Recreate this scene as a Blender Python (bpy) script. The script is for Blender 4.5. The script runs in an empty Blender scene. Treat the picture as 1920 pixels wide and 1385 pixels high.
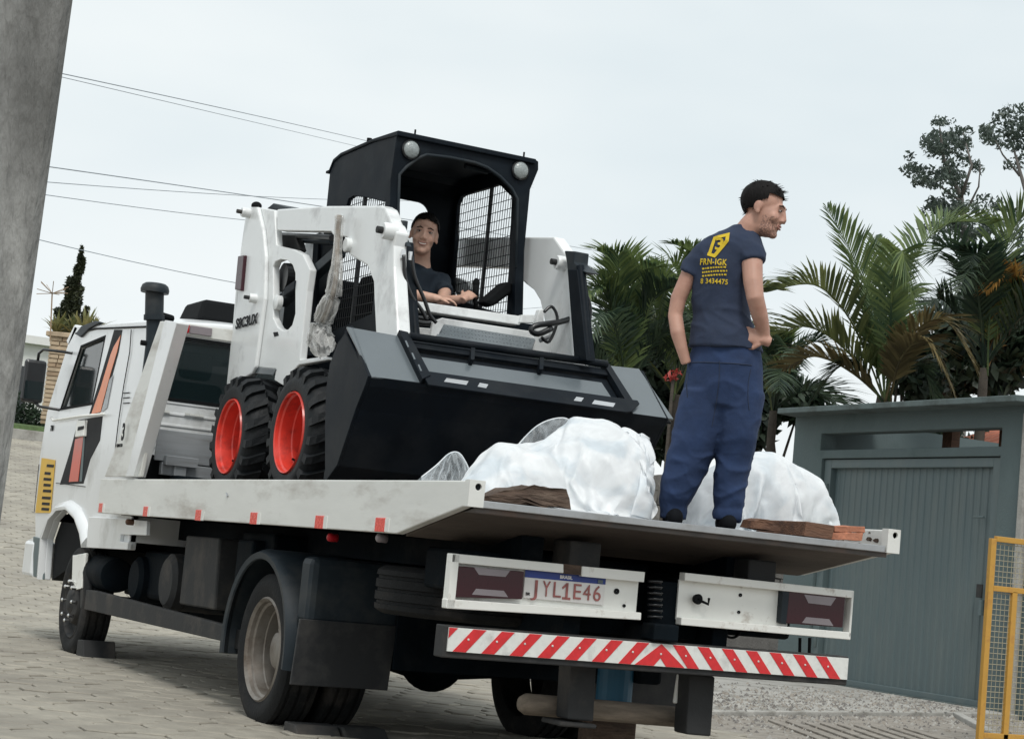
import bpy, bmesh, math, random
from mathutils import Vector, Matrix, noise, Quaternion
from mathutils.geometry import tessellate_polygon
random.seed(7)
PI = math.pi
scene = bpy.context.scene
COL = scene.collection

# ------------------------------------------------------------------ camera
F = 3443.8251
CAM = Vector((-4.7055, -7.3605, 1.0416))
YAW, PITCH, ROLL = -0.4617, 0.1061, 0.0955
_fw = Vector((-math.sin(YAW)*math.cos(PITCH), math.cos(YAW)*math.cos(PITCH), math.sin(PITCH)))
_rt = Vector((math.cos(YAW), math.sin(YAW), 0)); _up = _rt.cross(_fw)
_r = _rt*math.cos(ROLL) + _up*math.sin(ROLL); _u = -_rt*math.sin(ROLL) + _up*math.cos(ROLL)
cam = bpy.data.objects.new('camera', bpy.data.cameras.new('camera'))
COL.objects.link(cam)
m = Matrix.Identity(4)
for i in range(3):
    m[i][0] = _r[i]; m[i][1] = _u[i]; m[i][2] = -_fw[i]; m[i][3] = CAM[i]
cam.matrix_world = m
cam.data.sensor_width = 36; cam.data.lens = F/1920*36
cam.data.clip_start = 0.1; cam.data.clip_end = 3000
scene.camera = cam

# ------------------------------------------------------------------ world, sun, exposure
SUN_EL, SUN_AZ = math.radians(55), math.radians(200)      # azimuth clockwise from +Y
world = bpy.data.worlds.new('World'); scene.world = world; world.use_nodes = True
nt = world.node_tree; nt.nodes.clear()
out = nt.nodes.new('ShaderNodeOutputWorld'); bg = nt.nodes.new('ShaderNodeBackground')
sky = nt.nodes.new('ShaderNodeTexSky'); sky.sky_type = 'NISHITA'; sky.sun_disc = False
sky.sun_elevation = SUN_EL; sky.sun_rotation = SUN_AZ
tc = nt.nodes.new('ShaderNodeTexCoord'); mp = nt.nodes.new('ShaderNodeMapping'); mp.inputs['Scale'].default_value = (1, 1, 2.6)
nz = nt.nodes.new('ShaderNodeTexNoise'); nz.inputs['Scale'].default_value = 2.6; nz.inputs['Detail'].default_value = 4; nz.inputs['Roughness'].default_value = .5
cr = nt.nodes.new('ShaderNodeValToRGB')
cr.color_ramp.elements[0].position = .30; cr.color_ramp.elements[0].color = (7.5, 8.35, 8.7, 1)
cr.color_ramp.elements[1].position = .62; cr.color_ramp.elements[1].color = (9.1, 9.6, 9.65, 1)
sep = nt.nodes.new('ShaderNodeSeparateXYZ'); rmp = nt.nodes.new('ShaderNodeMapRange')
rmp.inputs[1].default_value = 0.0; rmp.inputs[2].default_value = .22; rmp.inputs[3].default_value = 1; rmp.inputs[4].default_value = 0
mh = nt.nodes.new('ShaderNodeMixRGB'); mh.inputs[2].default_value = (9.7, 10.0, 10.0, 1)
mx = nt.nodes.new('ShaderNodeMixRGB'); mx.inputs[0].default_value = .95
L = nt.links.new
L(tc.outputs['Generated'], mp.inputs[0]); L(mp.outputs[0], nz.inputs[0]); L(nz.outputs[0], cr.inputs[0])
L(tc.outputs['Generated'], sep.inputs[0]); L(sep.outputs[2], rmp.inputs[0]); L(rmp.outputs[0], mh.inputs[0]); L(cr.outputs[0], mh.inputs[1])
L(sky.outputs[0], mx.inputs[1]); L(mh.outputs[0], mx.inputs[2]); L(mx.outputs[0], bg.inputs[0]); L(bg.outputs[0], out.inputs[0])
bg.inputs[1].default_value = 0.078
sun = bpy.data.objects.new('sun', bpy.data.lights.new('sun', 'SUN')); COL.objects.link(sun)
sun.data.energy = 1.5; sun.data.angle = math.radians(18); sun.data.color = (1, .97, .92)
sd = Vector((math.sin(SUN_AZ)*math.cos(SUN_EL), math.cos(SUN_AZ)*math.cos(SUN_EL), math.sin(SUN_EL)))
sun.rotation_euler = sd.to_track_quat('Z', 'Y').to_euler()
vs = scene.view_settings; vs.view_transform = 'Standard'; vs.look = 'None'; vs.exposure = 0.38; vs.gamma = 1; vs.use_curve_mapping = False

# ------------------------------------------------------------------ measuring helpers (sight line -> point on a real plane)
def ray(x, y): return _fw + _r*((x-960)/F) - _u*((y-692.5)/F)
def _on(ax, v, x, y):
    d = ray(x, y); return CAM + d*((v-CAM[ax])/d[ax])
def ox(v, x, y): return _on(0, v, x, y)
def oy(v, x, y): return _on(1, v, x, y)
def oz(v, x, y): return _on(2, v, x, y)
def od(dep, x, y): return CAM + ray(x, y)*dep

# ------------------------------------------------------------------ materials
MATS = {}
def mat(name, col, rough=.5, metal=0, noise_amt=.12, nscale=6, dirt=None, dirt_amt=.0, dscale=3, bump=0, bscale=40, spec=.5, coat=0, stretch=(1, 1, 1), alpha=None, trans=0, sss=0, pos=False):
    m = bpy.data.materials.new(name); m.use_nodes = True; n = m.node_tree; l = n.links.new
    p = n.nodes['Principled BSDF']
    t = n.nodes.new('ShaderNodeTexCoord'); mpg = n.nodes.new('ShaderNodeMapping'); mpg.inputs['Scale'].default_value = stretch
    if pos: l(n.nodes.new('ShaderNodeNewGeometry').outputs['Position'], mpg.inputs[0])
    else: l(t.outputs['Object'], mpg.inputs[0])
    a = n.nodes.new('ShaderNodeTexNoise'); a.inputs['Scale'].default_value = nscale; a.inputs['Detail'].default_value = 6; a.inputs['Roughness'].default_value = .6
    l(mpg.outputs[0], a.inputs[0])
    r = n.nodes.new('ShaderNodeValToRGB'); r.color_ramp.elements[0].position = .3; r.color_ramp.elements[1].position = .7
    c = Vector(col)
    r.color_ramp.elements[0].color = (*(c*(1-noise_amt)), 1); r.color_ramp.elements[1].color = (*[min(1, v) for v in c*(1+noise_amt)], 1)
    l(a.outputs[0], r.inputs[0]); last = r.outputs[0]
    if dirt:
        b = n.nodes.new('ShaderNodeTexNoise'); b.inputs['Scale'].default_value = dscale; b.inputs['Detail'].default_value = 8; b.inputs['Roughness'].default_value = .65
        l(mpg.outputs[0], b.inputs[0])
        rr = n.nodes.new('ShaderNodeValToRGB'); rr.color_ramp.elements[0].position = .62-dirt_amt*.35; rr.color_ramp.elements[1].position = .78-dirt_amt*.15
        l(b.outputs[0], rr.inputs[0])
        mm = n.nodes.new('ShaderNodeMixRGB'); mm.inputs[2].default_value = (*dirt, 1)
        l(rr.outputs[0], mm.inputs[0]); l(last, mm.inputs[1]); last = mm.outputs[0]
    l(last, p.inputs['Base Color'])
    rg = n.nodes.new('ShaderNodeMapRange'); rg.inputs[3].default_value = max(.02, rough-.1); rg.inputs[4].default_value = min(1, rough+.12)
    l(a.outputs[0], rg.inputs[0]); l(rg.outputs[0], p.inputs['Roughness'])
    p.inputs['Metallic'].default_value = metal; p.inputs['Specular IOR Level'].default_value = spec
    p.inputs['Coat Weight'].default_value = coat; p.inputs['Coat Roughness'].default_value = .15
    if trans: p.inputs['Transmission Weight'].default_value = trans
    if alpha is not None: p.inputs['Alpha'].default_value = alpha
    if sss:
        p.inputs['Subsurface Weight'].default_value = sss; p.inputs['Subsurface Radius'].default_value = (.02, .01, .006)
    if bump:
        bn = n.nodes.new('ShaderNodeTexNoise'); bn.inputs['Scale'].default_value = bscale; bn.inputs['Detail'].default_value = 5
        l(mpg.outputs[0], bn.inputs[0])
        bp = n.nodes.new('ShaderNodeBump'); bp.inputs['Strength'].default_value = bump; bp.inputs['Distance'].default_value = .02
        l(bn.outputs[0], bp.inputs['Height']); l(bp.outputs[0], p.inputs['Normal'])
    MATS[name] = m
    return m
RUST = (.16, .09, .06)
mat('bed_white', (.70, .705, .675), .42, noise_amt=.05, nscale=3, dirt=(.36, .33, .29), dirt_amt=.35, dscale=2.2, stretch=(1, .5, 2), bump=.08, bscale=8)
mat('cab_white', (.78, .80, .81), .3, noise_amt=.03, nscale=2, dirt=(.45, .45, .43), dirt_amt=.22, dscale=1.6, coat=.5)
mat('loader_white', (.78, .80, .80), .32, noise_amt=.04, nscale=3, dirt=(.42, .42, .42), dirt_amt=.22, dscale=3, coat=.3, bump=.03, bscale=10)
mat('lightbar_white', (.82, .82, .78), .4, noise_amt=.03, dirt=(.35, .28, .22), dirt_amt=.12, dscale=9, bump=.05, bscale=20)
mat('loader_black', (.0050, .0085, .013), .55, noise_amt=.3, nscale=5, dirt=(.013, .018, .023), dirt_amt=.35, dscale=4, spec=.12, bump=.04, bscale=12)
mat('bucket_black', (.0042, .0075, .0120), .55, noise_amt=.3, nscale=4, dirt=(.016, .019, .022), dirt_amt=.5, dscale=3, spec=.16, bump=.06, bscale=9)
mat('grey_and_sky_sheen', (.105, .125, .138), .38, noise_amt=.12, nscale=3, dirt=(.10, .12, .13), dirt_amt=.5, dscale=4, coat=.6, bump=.05, bscale=9)  # sky reflection on black bucket plates put into the colour; plain grey elsewhere
mat('chassis', (.004, .007, .010), .75, noise_amt=.3, dirt=(.016, .017, .018), dirt_amt=.25, dscale=4, spec=.08, bump=.1)
mat('chassis_grey', (.028, .029, .030), .7, spec=.3, noise_amt=.2, dirt=(.07, .062, .055), dirt_amt=.4, dscale=4, bump=.1)
mat('plastic_grey', (.020, .028, .035), .5, spec=.2, noise_amt=.15, dirt=(.05, .052, .052), dirt_amt=.35)
mat('flap', (.016, .018, .021), .65, noise_amt=.15, dirt=(.06, .058, .055), dirt_amt=.4, dscale=3)
mat('rubber', (.012, .013, .014), .8, spec=.25, noise_amt=.25, nscale=8, dirt=(.045, .04, .036), dirt_amt=.35, dscale=4, bump=.25, bscale=60)
mat('loader_rubber', (.009, .011, .013), .6, spec=.3, noise_amt=.25, nscale=8, dirt=(.025, .026, .027), dirt_amt=.2, dscale=5, bump=.15, bscale=50)
mat('rim_metal', (.27, .25, .225), .45, metal=.4, noise_amt=.2, nscale=5, dirt=(.10, .075, .055), dirt_amt=.6, dscale=5)
mat('rim_red', (.74, .055, .035), .4, noise_amt=.12, dirt=(.26, .03, .025), dirt_amt=.45, dscale=7, coat=.3)
mat('chrome', (.7, .7, .7), .15, metal=1, noise_amt=.05)
mat('steel', (.45, .46, .47), .35, metal=.9, noise_amt=.15, dirt=(.2, .18, .15), dirt_amt=.3)
mat('alu', (.46, .48, .50), .45, metal=.35, noise_amt=.08, nscale=4, dirt=(.3, .3, .3), dirt_amt=.3, stretch=(.5, 1, 6))
mat('rusty_plate', (.095, .075, .062), .8, noise_amt=.35, nscale=5, dirt=(.05, .038, .032), dirt_amt=.5, dscale=2.5, bump=.2, stretch=(.6, 2, 1))
mat('deck_steel', (.10, .09, .085), .7, noise_amt=.3, nscale=6, dirt=RUST, dirt_amt=.35)
mat('red_reflector', (.75, .05, .03), .25, noise_amt=.12, nscale=60, coat=.4)
mat('tape_red', (.62, .02, .025), .35, noise_amt=.14, nscale=30, coat=.3)
mat('tape_white', (.72, .73, .70), .4, noise_amt=.05, nscale=30, dirt=(.5, .5, .48), dirt_amt=.3, dscale=12)
mat('lens_dark_red', (.035, .002, .007), .3, noise_amt=.15, nscale=20, coat=.0, stretch=(8, 1, 1))
mat('lens_clear', (.25, .22, .235), .3, noise_amt=.1)
mat('lens_red', (.42, .012, .02), .4, spec=.2)
mat('lamp_glass', (.26, .29, .29), .25, noise_amt=.2, nscale=60, coat=.6, bump=.3, bscale=120)
mat('black_paint', (.010, .011, .013), .35, noise_amt=.2, coat=.3)
mat('black_matt', (.008, .009, .010), .85, spec=.15)
mat('print_black', (.005, .006, .008), .6, spec=.2)
mat('plate_white', (.72, .70, .68), .35, noise_amt=.04)
mat('cloth_print', (.62, .44, .02), .8); mat('plate_blue', (.01, .035, .22), .35)
mat('plate_letters', (.33, .11, .10), .5, noise_amt=.35, nscale=25)
mat('sticker_orange', (.78, .19, .03), .35, noise_amt=.15, nscale=6, coat=.3)
mat('sticker_red', (.62, .07, .03), .35, noise_amt=.15, nscale=6, coat=.3)
mat('sign_yellow', (.70, .42, .03), .45, noise_amt=.08)
mat('shirt_navy', (.022, .034, .068), .9, noise_amt=.12, nscale=10, bump=.25, bscale=18)
mat('trousers_blue', (.018, .038, .100), .92, noise_amt=.15, nscale=9, bump=.3, bscale=16)
mat('shirt_dark', (.012, .022, .035), .9, noise_amt=.15, bump=.2, bscale=18)
mat('skin', (.47, .265, .20), .55, noise_amt=.08, nscale=12, dirt=(.40, .20, .15), dirt_amt=.3, dscale=9, bump=.05, sss=.08)
mat('skin_dark', (.60, .37, .28), .5, noise_amt=.08, nscale=12, dirt=(.50, .27, .20), dirt_amt=.3, dscale=12, bump=.05, sss=.05)
mat('stubble', (.27, .155, .12), .7, noise_amt=.3, nscale=60, bump=.2, bscale=200)
mat('hair', (.007, .006, .006), .7, spec=.15, noise_amt=.4, nscale=30, bump=.5, bscale=60, stretch=(1, 1, .3))
mat('lips', (.36, .17, .135), .5); mat('teeth', (.8, .77, .7), .3); mat('eye', (.02, .015, .012), .2); mat('eye_white', (.33, .30, .28), .4)
mat('shirt_yellow', (.80, .58, .02), .8); mat('shoe', (.006, .007, .009), .9, spec=.15)
mat('wood_dark', (.07, .045, .032), .85, noise_amt=.4, nscale=9, dirt=(.14, .10, .075), dirt_amt=.4, dscale=7, bump=.5, bscale=25, stretch=(1, 5, 5))
mat('wood_brown', (.15, .075, .045), .8, noise_amt=.3, nscale=8, dirt=(.07, .04, .03), dirt_amt=.4, bump=.4, bscale=25, stretch=(1, 5, 5))
mat('brick_red', (.42, .17, .10), .9, noise_amt=.25, nscale=14, dirt=(.25, .12, .08), dirt_amt=.35, bump=.4)
mat('wood_grey', (.22, .18, .14), .85, noise_amt=.25, nscale=8, dirt=(.1, .08, .06), dirt_amt=.4, bump=.3, stretch=(1, 5, 5))
mat('concrete_pole', (.265, .265, .255), .9, noise_amt=.45, nscale=16, dirt=(.085, .085, .08), dirt_amt=.6, dscale=4, bump=.8, bscale=40, stretch=(1.6, 1.6, .4))
mat('concrete_light', (.36, .35, .325), .9, noise_amt=.15, nscale=5, dirt=(.16, .15, .13), dirt_amt=.4, dscale=3, bump=.3)
mat('asphalt_dirt', (.25, .225, .195), .95, noise_amt=.3, nscale=9, dirt=(.30, .28, .25), dirt_amt=.35, dscale=5, bump=.6, bscale=30)
mat('paver', (.33, .305, .255), .9, noise_amt=.2, nscale=4.5, dirt=(.22, .20, .17), dirt_amt=.45, dscale=.8, bump=.35, bscale=25, pos=True)
mat('joint_sand', (.17, .15, .125), .95, noise_amt=.3, nscale=8, bump=.3)
mat('gate_green', (.092, .128, .135), .5, noise_amt=.04, nscale=2, dirt=(.115, .145, .145), dirt_amt=.5, dscale=2.5, stretch=(1, 1.5, .4), bump=.15, bscale=4)
mat('wall_green', (.098, .132, .136), .8, noise_amt=.07, nscale=3, dirt=(.07, .10, .10), dirt_amt=.3, dscale=1.5, bump=.2)
mat('slab_green', (.10, .13, .13), .85, noise_amt=.15, nscale=5, dirt=(.05, .06, .055), dirt_amt=.4, bump=.2)
mat('yellow_paint', (.50, .27, .045), .5, noise_amt=.1, nscale=8, dirt=(.35, .16, .04), dirt_amt=.3, dscale=8)
mat('wire_grey', (.34, .31, .22), .6); mat('wire_black', (.01, .012, .014), .5)
mat('cable', (.26, .29, .32), .6)
mat('stone_beige', (.42, .33, .23), .9, noise_amt=.2, nscale=4, bump=.4)
mat('stone_beige_dark', (.33, .24, .16), .9, noise_amt=.2, nscale=4, bump=.4)
mat('render_white', (.72, .72, .70), .8, noise_amt=.04); mat('stone_wall', (.16, .15, .14), .95, noise_amt=.3, nscale=4, bump=.6)
mat('roof_tile', (.45, .16, .10), .85, noise_amt=.2); mat('grass', (.07, .11, .04), .95, noise_amt=.3, nscale=12)
mat('dark_window', (.012, .015, .018), .1, noise_amt=.1, coat=.5)
mat('drum_blue', (.01, .09, .16), .5)
mat('interior_red', (.10, .018, .03), .7); mat('seat_grey', (.05, .055, .06), .8)
mat('trunk', (.06, .05, .04), .9, noise_amt=.3, nscale=10, bump=.5); mat('gum_trunk', (.15, .14, .13), .9, noise_amt=.2)

def leafmat(name, c1, c2, transl=.35):
    m = bpy.data.materials.new(name); m.use_nodes = True; n = m.node_tree; l = n.links.new
    p = n.nodes['Principled BSDF']; o = n.nodes['Material Output']
    g = n.nodes.new('ShaderNodeNewGeometry'); t = n.nodes.new('ShaderNodeTexCoord')
    a = n.nodes.new('ShaderNodeTexNoise'); a.inputs['Scale'].default_value = 1.7; a.inputs['Detail'].default_value = 4; l(t.outputs['Object'], a.inputs[0])
    ad = n.nodes.new('ShaderNodeMath'); ad.operation = 'ADD'; ml = n.nodes.new('ShaderNodeMath'); ml.operation = 'MULTIPLY'; ml.inputs[1].default_value = .45
    l(g.outputs['Random Per Island'], ml.inputs[0]); l(ml.outputs[0], ad.inputs[0])
    l(a.outputs[0], ad.inputs[1])
    r = n.nodes.new('ShaderNodeValToRGB'); r.color_ramp.elements[0].position = .45; r.color_ramp.elements[1].position = .95
    r.color_ramp.elements[0].color = (*c1, 1); r.color_ramp.elements[1].color = (*c2, 1); l(ad.outputs[0], r.inputs[0])
    l(r.outputs[0], p.inputs['Base Color']); p.inputs['Roughness'].default_value = .5
    tr = n.nodes.new('ShaderNodeBsdfTranslucent'); l(r.outputs[0], tr.inputs[0]); ms = n.nodes.new('ShaderNodeMixShader'); ms.inputs[0].default_value = transl
    l(p.outputs[0], ms.inputs[1]); l(tr.outputs[0], ms.inputs[2]); l(ms.outputs[0], o.inputs[0])
    MATS[name] = m
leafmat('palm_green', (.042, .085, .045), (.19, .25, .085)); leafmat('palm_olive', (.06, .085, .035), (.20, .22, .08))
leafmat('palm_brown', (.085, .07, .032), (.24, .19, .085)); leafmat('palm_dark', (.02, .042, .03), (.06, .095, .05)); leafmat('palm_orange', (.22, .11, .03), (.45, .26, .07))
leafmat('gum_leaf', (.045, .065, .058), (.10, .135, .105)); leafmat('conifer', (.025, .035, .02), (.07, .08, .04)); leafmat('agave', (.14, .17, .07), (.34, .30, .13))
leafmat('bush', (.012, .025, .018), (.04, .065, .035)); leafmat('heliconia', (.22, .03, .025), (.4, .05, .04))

def film(name, base, alpha_lo, alpha_hi, rough, bmp=.45):
    m = bpy.data.materials.new(name); m.use_nodes = True; n = m.node_tree; l = n.links.new
    p = n.nodes['Principled BSDF']; t = n.nodes.new('ShaderNodeTexCoord')
    a = n.nodes.new('ShaderNodeTexNoise'); a.inputs['Scale'].default_value = 9; a.inputs['Detail'].default_value = 7; a.inputs['Roughness'].default_value = .6; a.inputs['Distortion'].default_value = 1.2
    l(t.outputs['Object'], a.inputs[0])
    r = n.nodes.new('ShaderNodeMapRange'); r.inputs[1].default_value = .4; r.inputs[2].default_value = .62; r.inputs[3].default_value = alpha_lo; r.inputs[4].default_value = alpha_hi
    l(a.outputs[0], r.inputs[0]); l(r.outputs[0], p.inputs['Alpha'])
    p.inputs['Base Color'].default_value = (*base, 1); p.inputs['Roughness'].default_value = rough; p.inputs['Specular IOR Level'].default_value = .45
    v = n.nodes.new('ShaderNodeTexVoronoi'); v.feature = 'F1'; v.inputs['Scale'].default_value = 10
    mxn = n.nodes.new('ShaderNodeMixRGB'); mxn.inputs[0].default_value = .12; l(t.outputs['Object'], mxn.inputs[1]); l(a.outputs['Color'], mxn.inputs[2]); l(mxn.outputs[0], v.inputs[0])
    b = n.nodes.new('ShaderNodeBump'); b.inputs['Strength'].default_value = bmp; b.inputs['Distance'].default_value = .03
    l(v.outputs[0], b.inputs['Height']); l(b.outputs[0], p.inputs['Normal'])
    rm_ = n.nodes.new('ShaderNodeTexNoise'); rm_.noise_type = 'RIDGED_MULTIFRACTAL'; rm_.inputs['Scale'].default_value = 5.5 if name == 'plastic_film_white' else 2.5; rm_.inputs['Detail'].default_value = 3; rm_.inputs['Distortion'].default_value = .8
    l(t.outputs['Object'], rm_.inputs[0]); b2 = n.nodes.new('ShaderNodeBump'); b2.inputs['Strength'].default_value = .42; b2.inputs['Distance'].default_value = .016 if name == 'plastic_film_white' else .035
    l(rm_.outputs[0], b2.inputs['Height']); l(b.outputs[0], b2.inputs['Normal']); l(b2.outputs[0], p.inputs['Normal'])
    if name == 'plastic_film_white':
        cz = n.nodes.new('ShaderNodeTexNoise'); cz.inputs['Scale'].default_value = 2.2; cz.inputs['Detail'].default_value = 7; cz.inputs['Distortion'].default_value = 2.2; l(t.outputs['Object'], cz.inputs[0])
        cz2 = n.nodes.new('ShaderNodeValToRGB'); cz2.color_ramp.elements[0].position = .34; cz2.color_ramp.elements[0].color = (.72, .79, .84, 1); cz2.color_ramp.elements[1].position = .50; cz2.color_ramp.elements[1].color = (.93, .955, .97, 1)
        l(cz.outputs[0], cz2.inputs[0]); l(cz2.outputs[0], p.inputs['Base Color'])
    if name != 'plastic_film_white':
        lw = n.nodes.new('ShaderNodeLayerWeight'); lw.inputs[0].default_value = .35; l(b2.outputs[0], lw.inputs[1])
        ma = n.nodes.new('ShaderNodeMath'); ma.operation = 'MULTIPLY_ADD'; ma.inputs[1].default_value = .55; l(lw.outputs[1], ma.inputs[0])
        mb = n.nodes.new('ShaderNodeMath'); mb.operation = 'MULTIPLY'; mb.inputs[1].default_value = .5 if 'clear' in name else .8; l(r.outputs[0], mb.inputs[0]); l(mb.outputs[0], ma.inputs[2]); l(ma.outputs[0], p.inputs['Alpha'])
    if name == 'plastic_film_white':
        tr = n.nodes.new('ShaderNodeBsdfTranslucent'); tr.inputs[0].default_value = (.95, .97, 1, 1); ms = n.nodes.new('ShaderNodeMixShader'); ms.inputs[0].default_value = .25
        l(p.outputs[0], ms.inputs[1]); l(tr.outputs[0], ms.inputs[2]); l(ms.outputs[0], n.nodes['Material Output'].inputs[0])
    MATS[name] = m
film('plastic_film_white', (.94, .955, .965), .88, 1.0, .42, .05); film('plastic_film_clear', (.88, .93, .96), .06, .30, .2, .2); film('plastic_film_yellow', (.84, .84, .82), .12, .40, .2, .2)

def glassmat(name, tint, alpha):
    m = bpy.data.materials.new(name); m.use_nodes = True; p = m.node_tree.nodes['Principled BSDF']
    p.inputs['Base Color'].default_value = (*tint, 1); p.inputs['Roughness'].default_value = .06; p.inputs['Alpha'].default_value = alpha
    p.inputs['Coat Weight'].default_value = .3
    MATS[name] = m
glassmat('cab_glass', (.012, .022, .024), .70)

# ------------------------------------------------------------------ mesh helpers
def basis(d):
    d = d.normalized(); a = Vector((0, 0, 1)) if abs(d.z) < .9 else Vector((1, 0, 0))
    u = d.cross(a).normalized(); return u, d.cross(u).normalized()
class B:
    def __init__(s): s.bm = bmesh.new()
    def box(s, x0, x1, y0, y1, z0, z1, M=None):
        vs_ = [s.bm.verts.new(Vector((x, y, z)) if M is None else M @ Vector((x, y, z))) for x in (x0, x1) for y in (y0, y1) for z in (z0, z1)]
        for f in ((0, 1, 3, 2), (4, 6, 7, 5), (0, 4, 5, 1), (2, 3, 7, 6), (0, 2, 6, 4), (1, 5, 7, 3)): s.bm.faces.new([vs_[i] for i in f])
        return s
    def hexa(s, p):     # 8 corners: bottom 4, top 4
        v = [s.bm.verts.new(q) for q in p]
        for f in ((0, 3, 2, 1), (4, 5, 6, 7), (0, 1, 5, 4), (1, 2, 6, 5), (2, 3, 7, 6), (3, 0, 4, 7)): s.bm.faces.new([v[i] for i in f])
        return s
    def prism(s, pts3, vec, holes=()):   # planar loop of 3D points swept by vec
        loops = [list(map(Vector, pts3))] + [list(map(Vector, h)) for h in holes]
        flat = [p for lp in loops for p in lp]
        tris = tessellate_polygon(loops)
        va = [s.bm.verts.new(p) for p in flat]; vb = [s.bm.verts.new(p+Vector(vec)) for p in flat]
        for t in tris:
            try: s.bm.faces.new([va[i] for i in t])
            except ValueError: pass
            try: s.bm.faces.new([vb[i] for i in reversed(t)])
            except ValueError: pass
        o = 0
        for lp in loops:
            n_ = len(lp)
            for i in range(n_):
                j = (i+1) % n_
                s.bm.faces.new([va[o+i], va[o+j], vb[o+j], vb[o+i]])
            o += n_
        return s
    def ring(s, c, u, v, ru, rv, n=16, e=1.0):
        o = []
        for i in range(n):
            a = 2*PI*i/n; ca, sa = math.cos(a), math.sin(a)
            o.append(s.bm.verts.new(c + u*ru*math.copysign(abs(ca)**e, ca) + v*rv*math.copysign(abs(sa)**e, sa)))
        return o
    def skin(s, rings, caps=True, close=False):
        n = len(rings[0]); rr = rings + ([rings[0]] if close else [])
        for a, b in zip(rr, rr[1:]):
            for i in range(n):
                j = (i+1) % n; s.bm.faces.new([a[i], a[j], b[j], b[i]])
        if caps and not close:
            s.bm.faces.new(list(reversed(rings[0]))); s.bm.faces.new(rings[-1])
        return s
    def tube(s, pts, r, n=10, caps=True):
        pts = [Vector(p) for p in pts]; k = len(pts); rs = r if isinstance(r, (list, tuple)) else [r]*k
        rings = []; u = None
        for i, p in enumerate(pts):
            d = (pts[min(i+1, k-1)] - pts[max(i-1, 0)]).normalized()
            if u is None: u, v = basis(d)
            else:
                u = (u - d*u.dot(d)).normalized(); v = d.cross(u)
            rings.append(s.ring(p, u, v, rs[i], rs[i], n))
        return s.skin(rings, caps)
    def loft(s, secs, n=20, caps=True, e=1.0):   # secs: (centre, u, v, ru, rv)
        return s.skin([s.ring(Vector(c), Vector(u).normalized(), Vector(v).normalized(), a, b, n, e) for c, u, v, a, b in secs], caps)
    def lathe(s, c, ax, prof, n=40, close=False, caps=False):   # prof: (along axis, radius)
        c = Vector(c); ax = Vector(ax).normalized(); u, v = basis(ax)
        return s.skin([s.ring(c+ax*a, u, v, r, r, n) for a, r in prof], caps, close)
    def ball(s, c, rx, ry=None, rz=None, M=None, seg=16, rg=10):
        ry = ry or rx; rz = rz or rx; c = Vector(c)
        mt = Matrix.Translation(c) @ (M.to_4x4() if M else Matrix.Identity(4)) @ Matrix.Diagonal((rx, ry, rz, 1))
        bmesh.ops.create_uvsphere(s.bm, u_segments=seg, v_segments=rg, radius=1, matrix=mt); return s
    def hull(s, c, rx, ry, rz, n, R_):
        c = Vector(c); t = bmesh.new()
        for i in range(n):
            z = 1-2*(i+.5)/n; a = i*2.39996+R_.uniform(-.35, .35); r = math.sqrt(max(0, 1-z*z)); k = R_.uniform(.86, 1.08)
            t.verts.new(c+Vector((rx*r*math.cos(a)*k, ry*r*math.sin(a)*k, rz*z*k)))
        bmesh.ops.convex_hull(t, input=t.verts)
        loose = [v for v in t.verts if not v.link_faces]
        if loose: bmesh.ops.delete(t, geom=loose, context='VERTS')
        bmesh.ops.recalc_face_normals(t, faces=t.faces)
        me_ = bpy.data.meshes.new('h'); t.to_mesh(me_); t.free(); s.bm.from_mesh(me_); bpy.data.meshes.remove(me_); return s
    def quad(s, *p):
        s.bm.faces.new([s.bm.verts.new(Vector(q)) for q in p]); return s
    def mesh(s, name, smooth=False, recalc=True):
        if recalc: bmesh.ops.recalc_face_normals(s.bm, faces=s.bm.faces)
        me = bpy.data.meshes.new(name); s.bm.to_mesh(me); s.bm.free()
        if smooth:
            for p in me.polygons: p.use_smooth = True
        return me
    def done(s, name, m_, parent=None, bevel=0, smooth=False, angle=None, label=None, kind=None, recalc=True):
        me = s.mesh(name, smooth or angle is not None, recalc)
        return link(name, me, m_, parent, bevel, angle, label, kind)
def link(name, me, m_, parent=None, bevel=0, angle=None, label=None, kind=None):
    if m_: 
        me.materials.clear()
        for q in (m_ if isinstance(m_, list) else [m_]): me.materials.append(MATS[q])
    o = bpy.data.objects.new(name, me); COL.objects.link(o)
    if angle is not None:
        me.set_sharp_from_angle(angle=math.radians(angle))
    if parent: attach(o, parent)
    if bevel:
        b = o.modifiers.new('bevel', 'BEVEL'); b.width = bevel; b.segments = 2; b.limit_method = 'ANGLE'; b.angle_limit = math.radians(40); b.harden_normals = False
    if label: o['label'] = label
    if kind: o['kind'] = kind
    return o
def worldloc(o):
    v = Vector(o.location) if not o.parent else Vector((0, 0, 0))
    return v
def attach(o, parent):
    o.parent = parent
    root = parent
    o.matrix_parent_inverse = Matrix.Translation(-total(parent))
def total(o):    # world translation of an unrotated object
    t = o.location.copy()
    if o.parent: t = t + o.matrix_parent_inverse.translation + total(o.parent)
    return t
def tag(o, label, cat, group=None, kind=None):
    o['label'] = label; o['category'] = cat
    if group: o['group'] = group
    if kind: o['kind'] = kind
    return o
def thing(name, loc, label, cat, group=None):
    o = bpy.data.objects.new(name, None); COL.objects.link(o); o.location = loc; o.empty_display_size = .2
    return tag(o, label, cat, group)
def plate(ax, v, poly, th, holes=()):   # loop of sighted points on the plane axis=v, thickness th along the axis
    fn = (ox, oy, oz)[ax]; vec = [0, 0, 0]; vec[ax] = th
    return [fn(v, *p) for p in poly], vec, [[fn(v, *p) for p in h] for h in holes]
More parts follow.
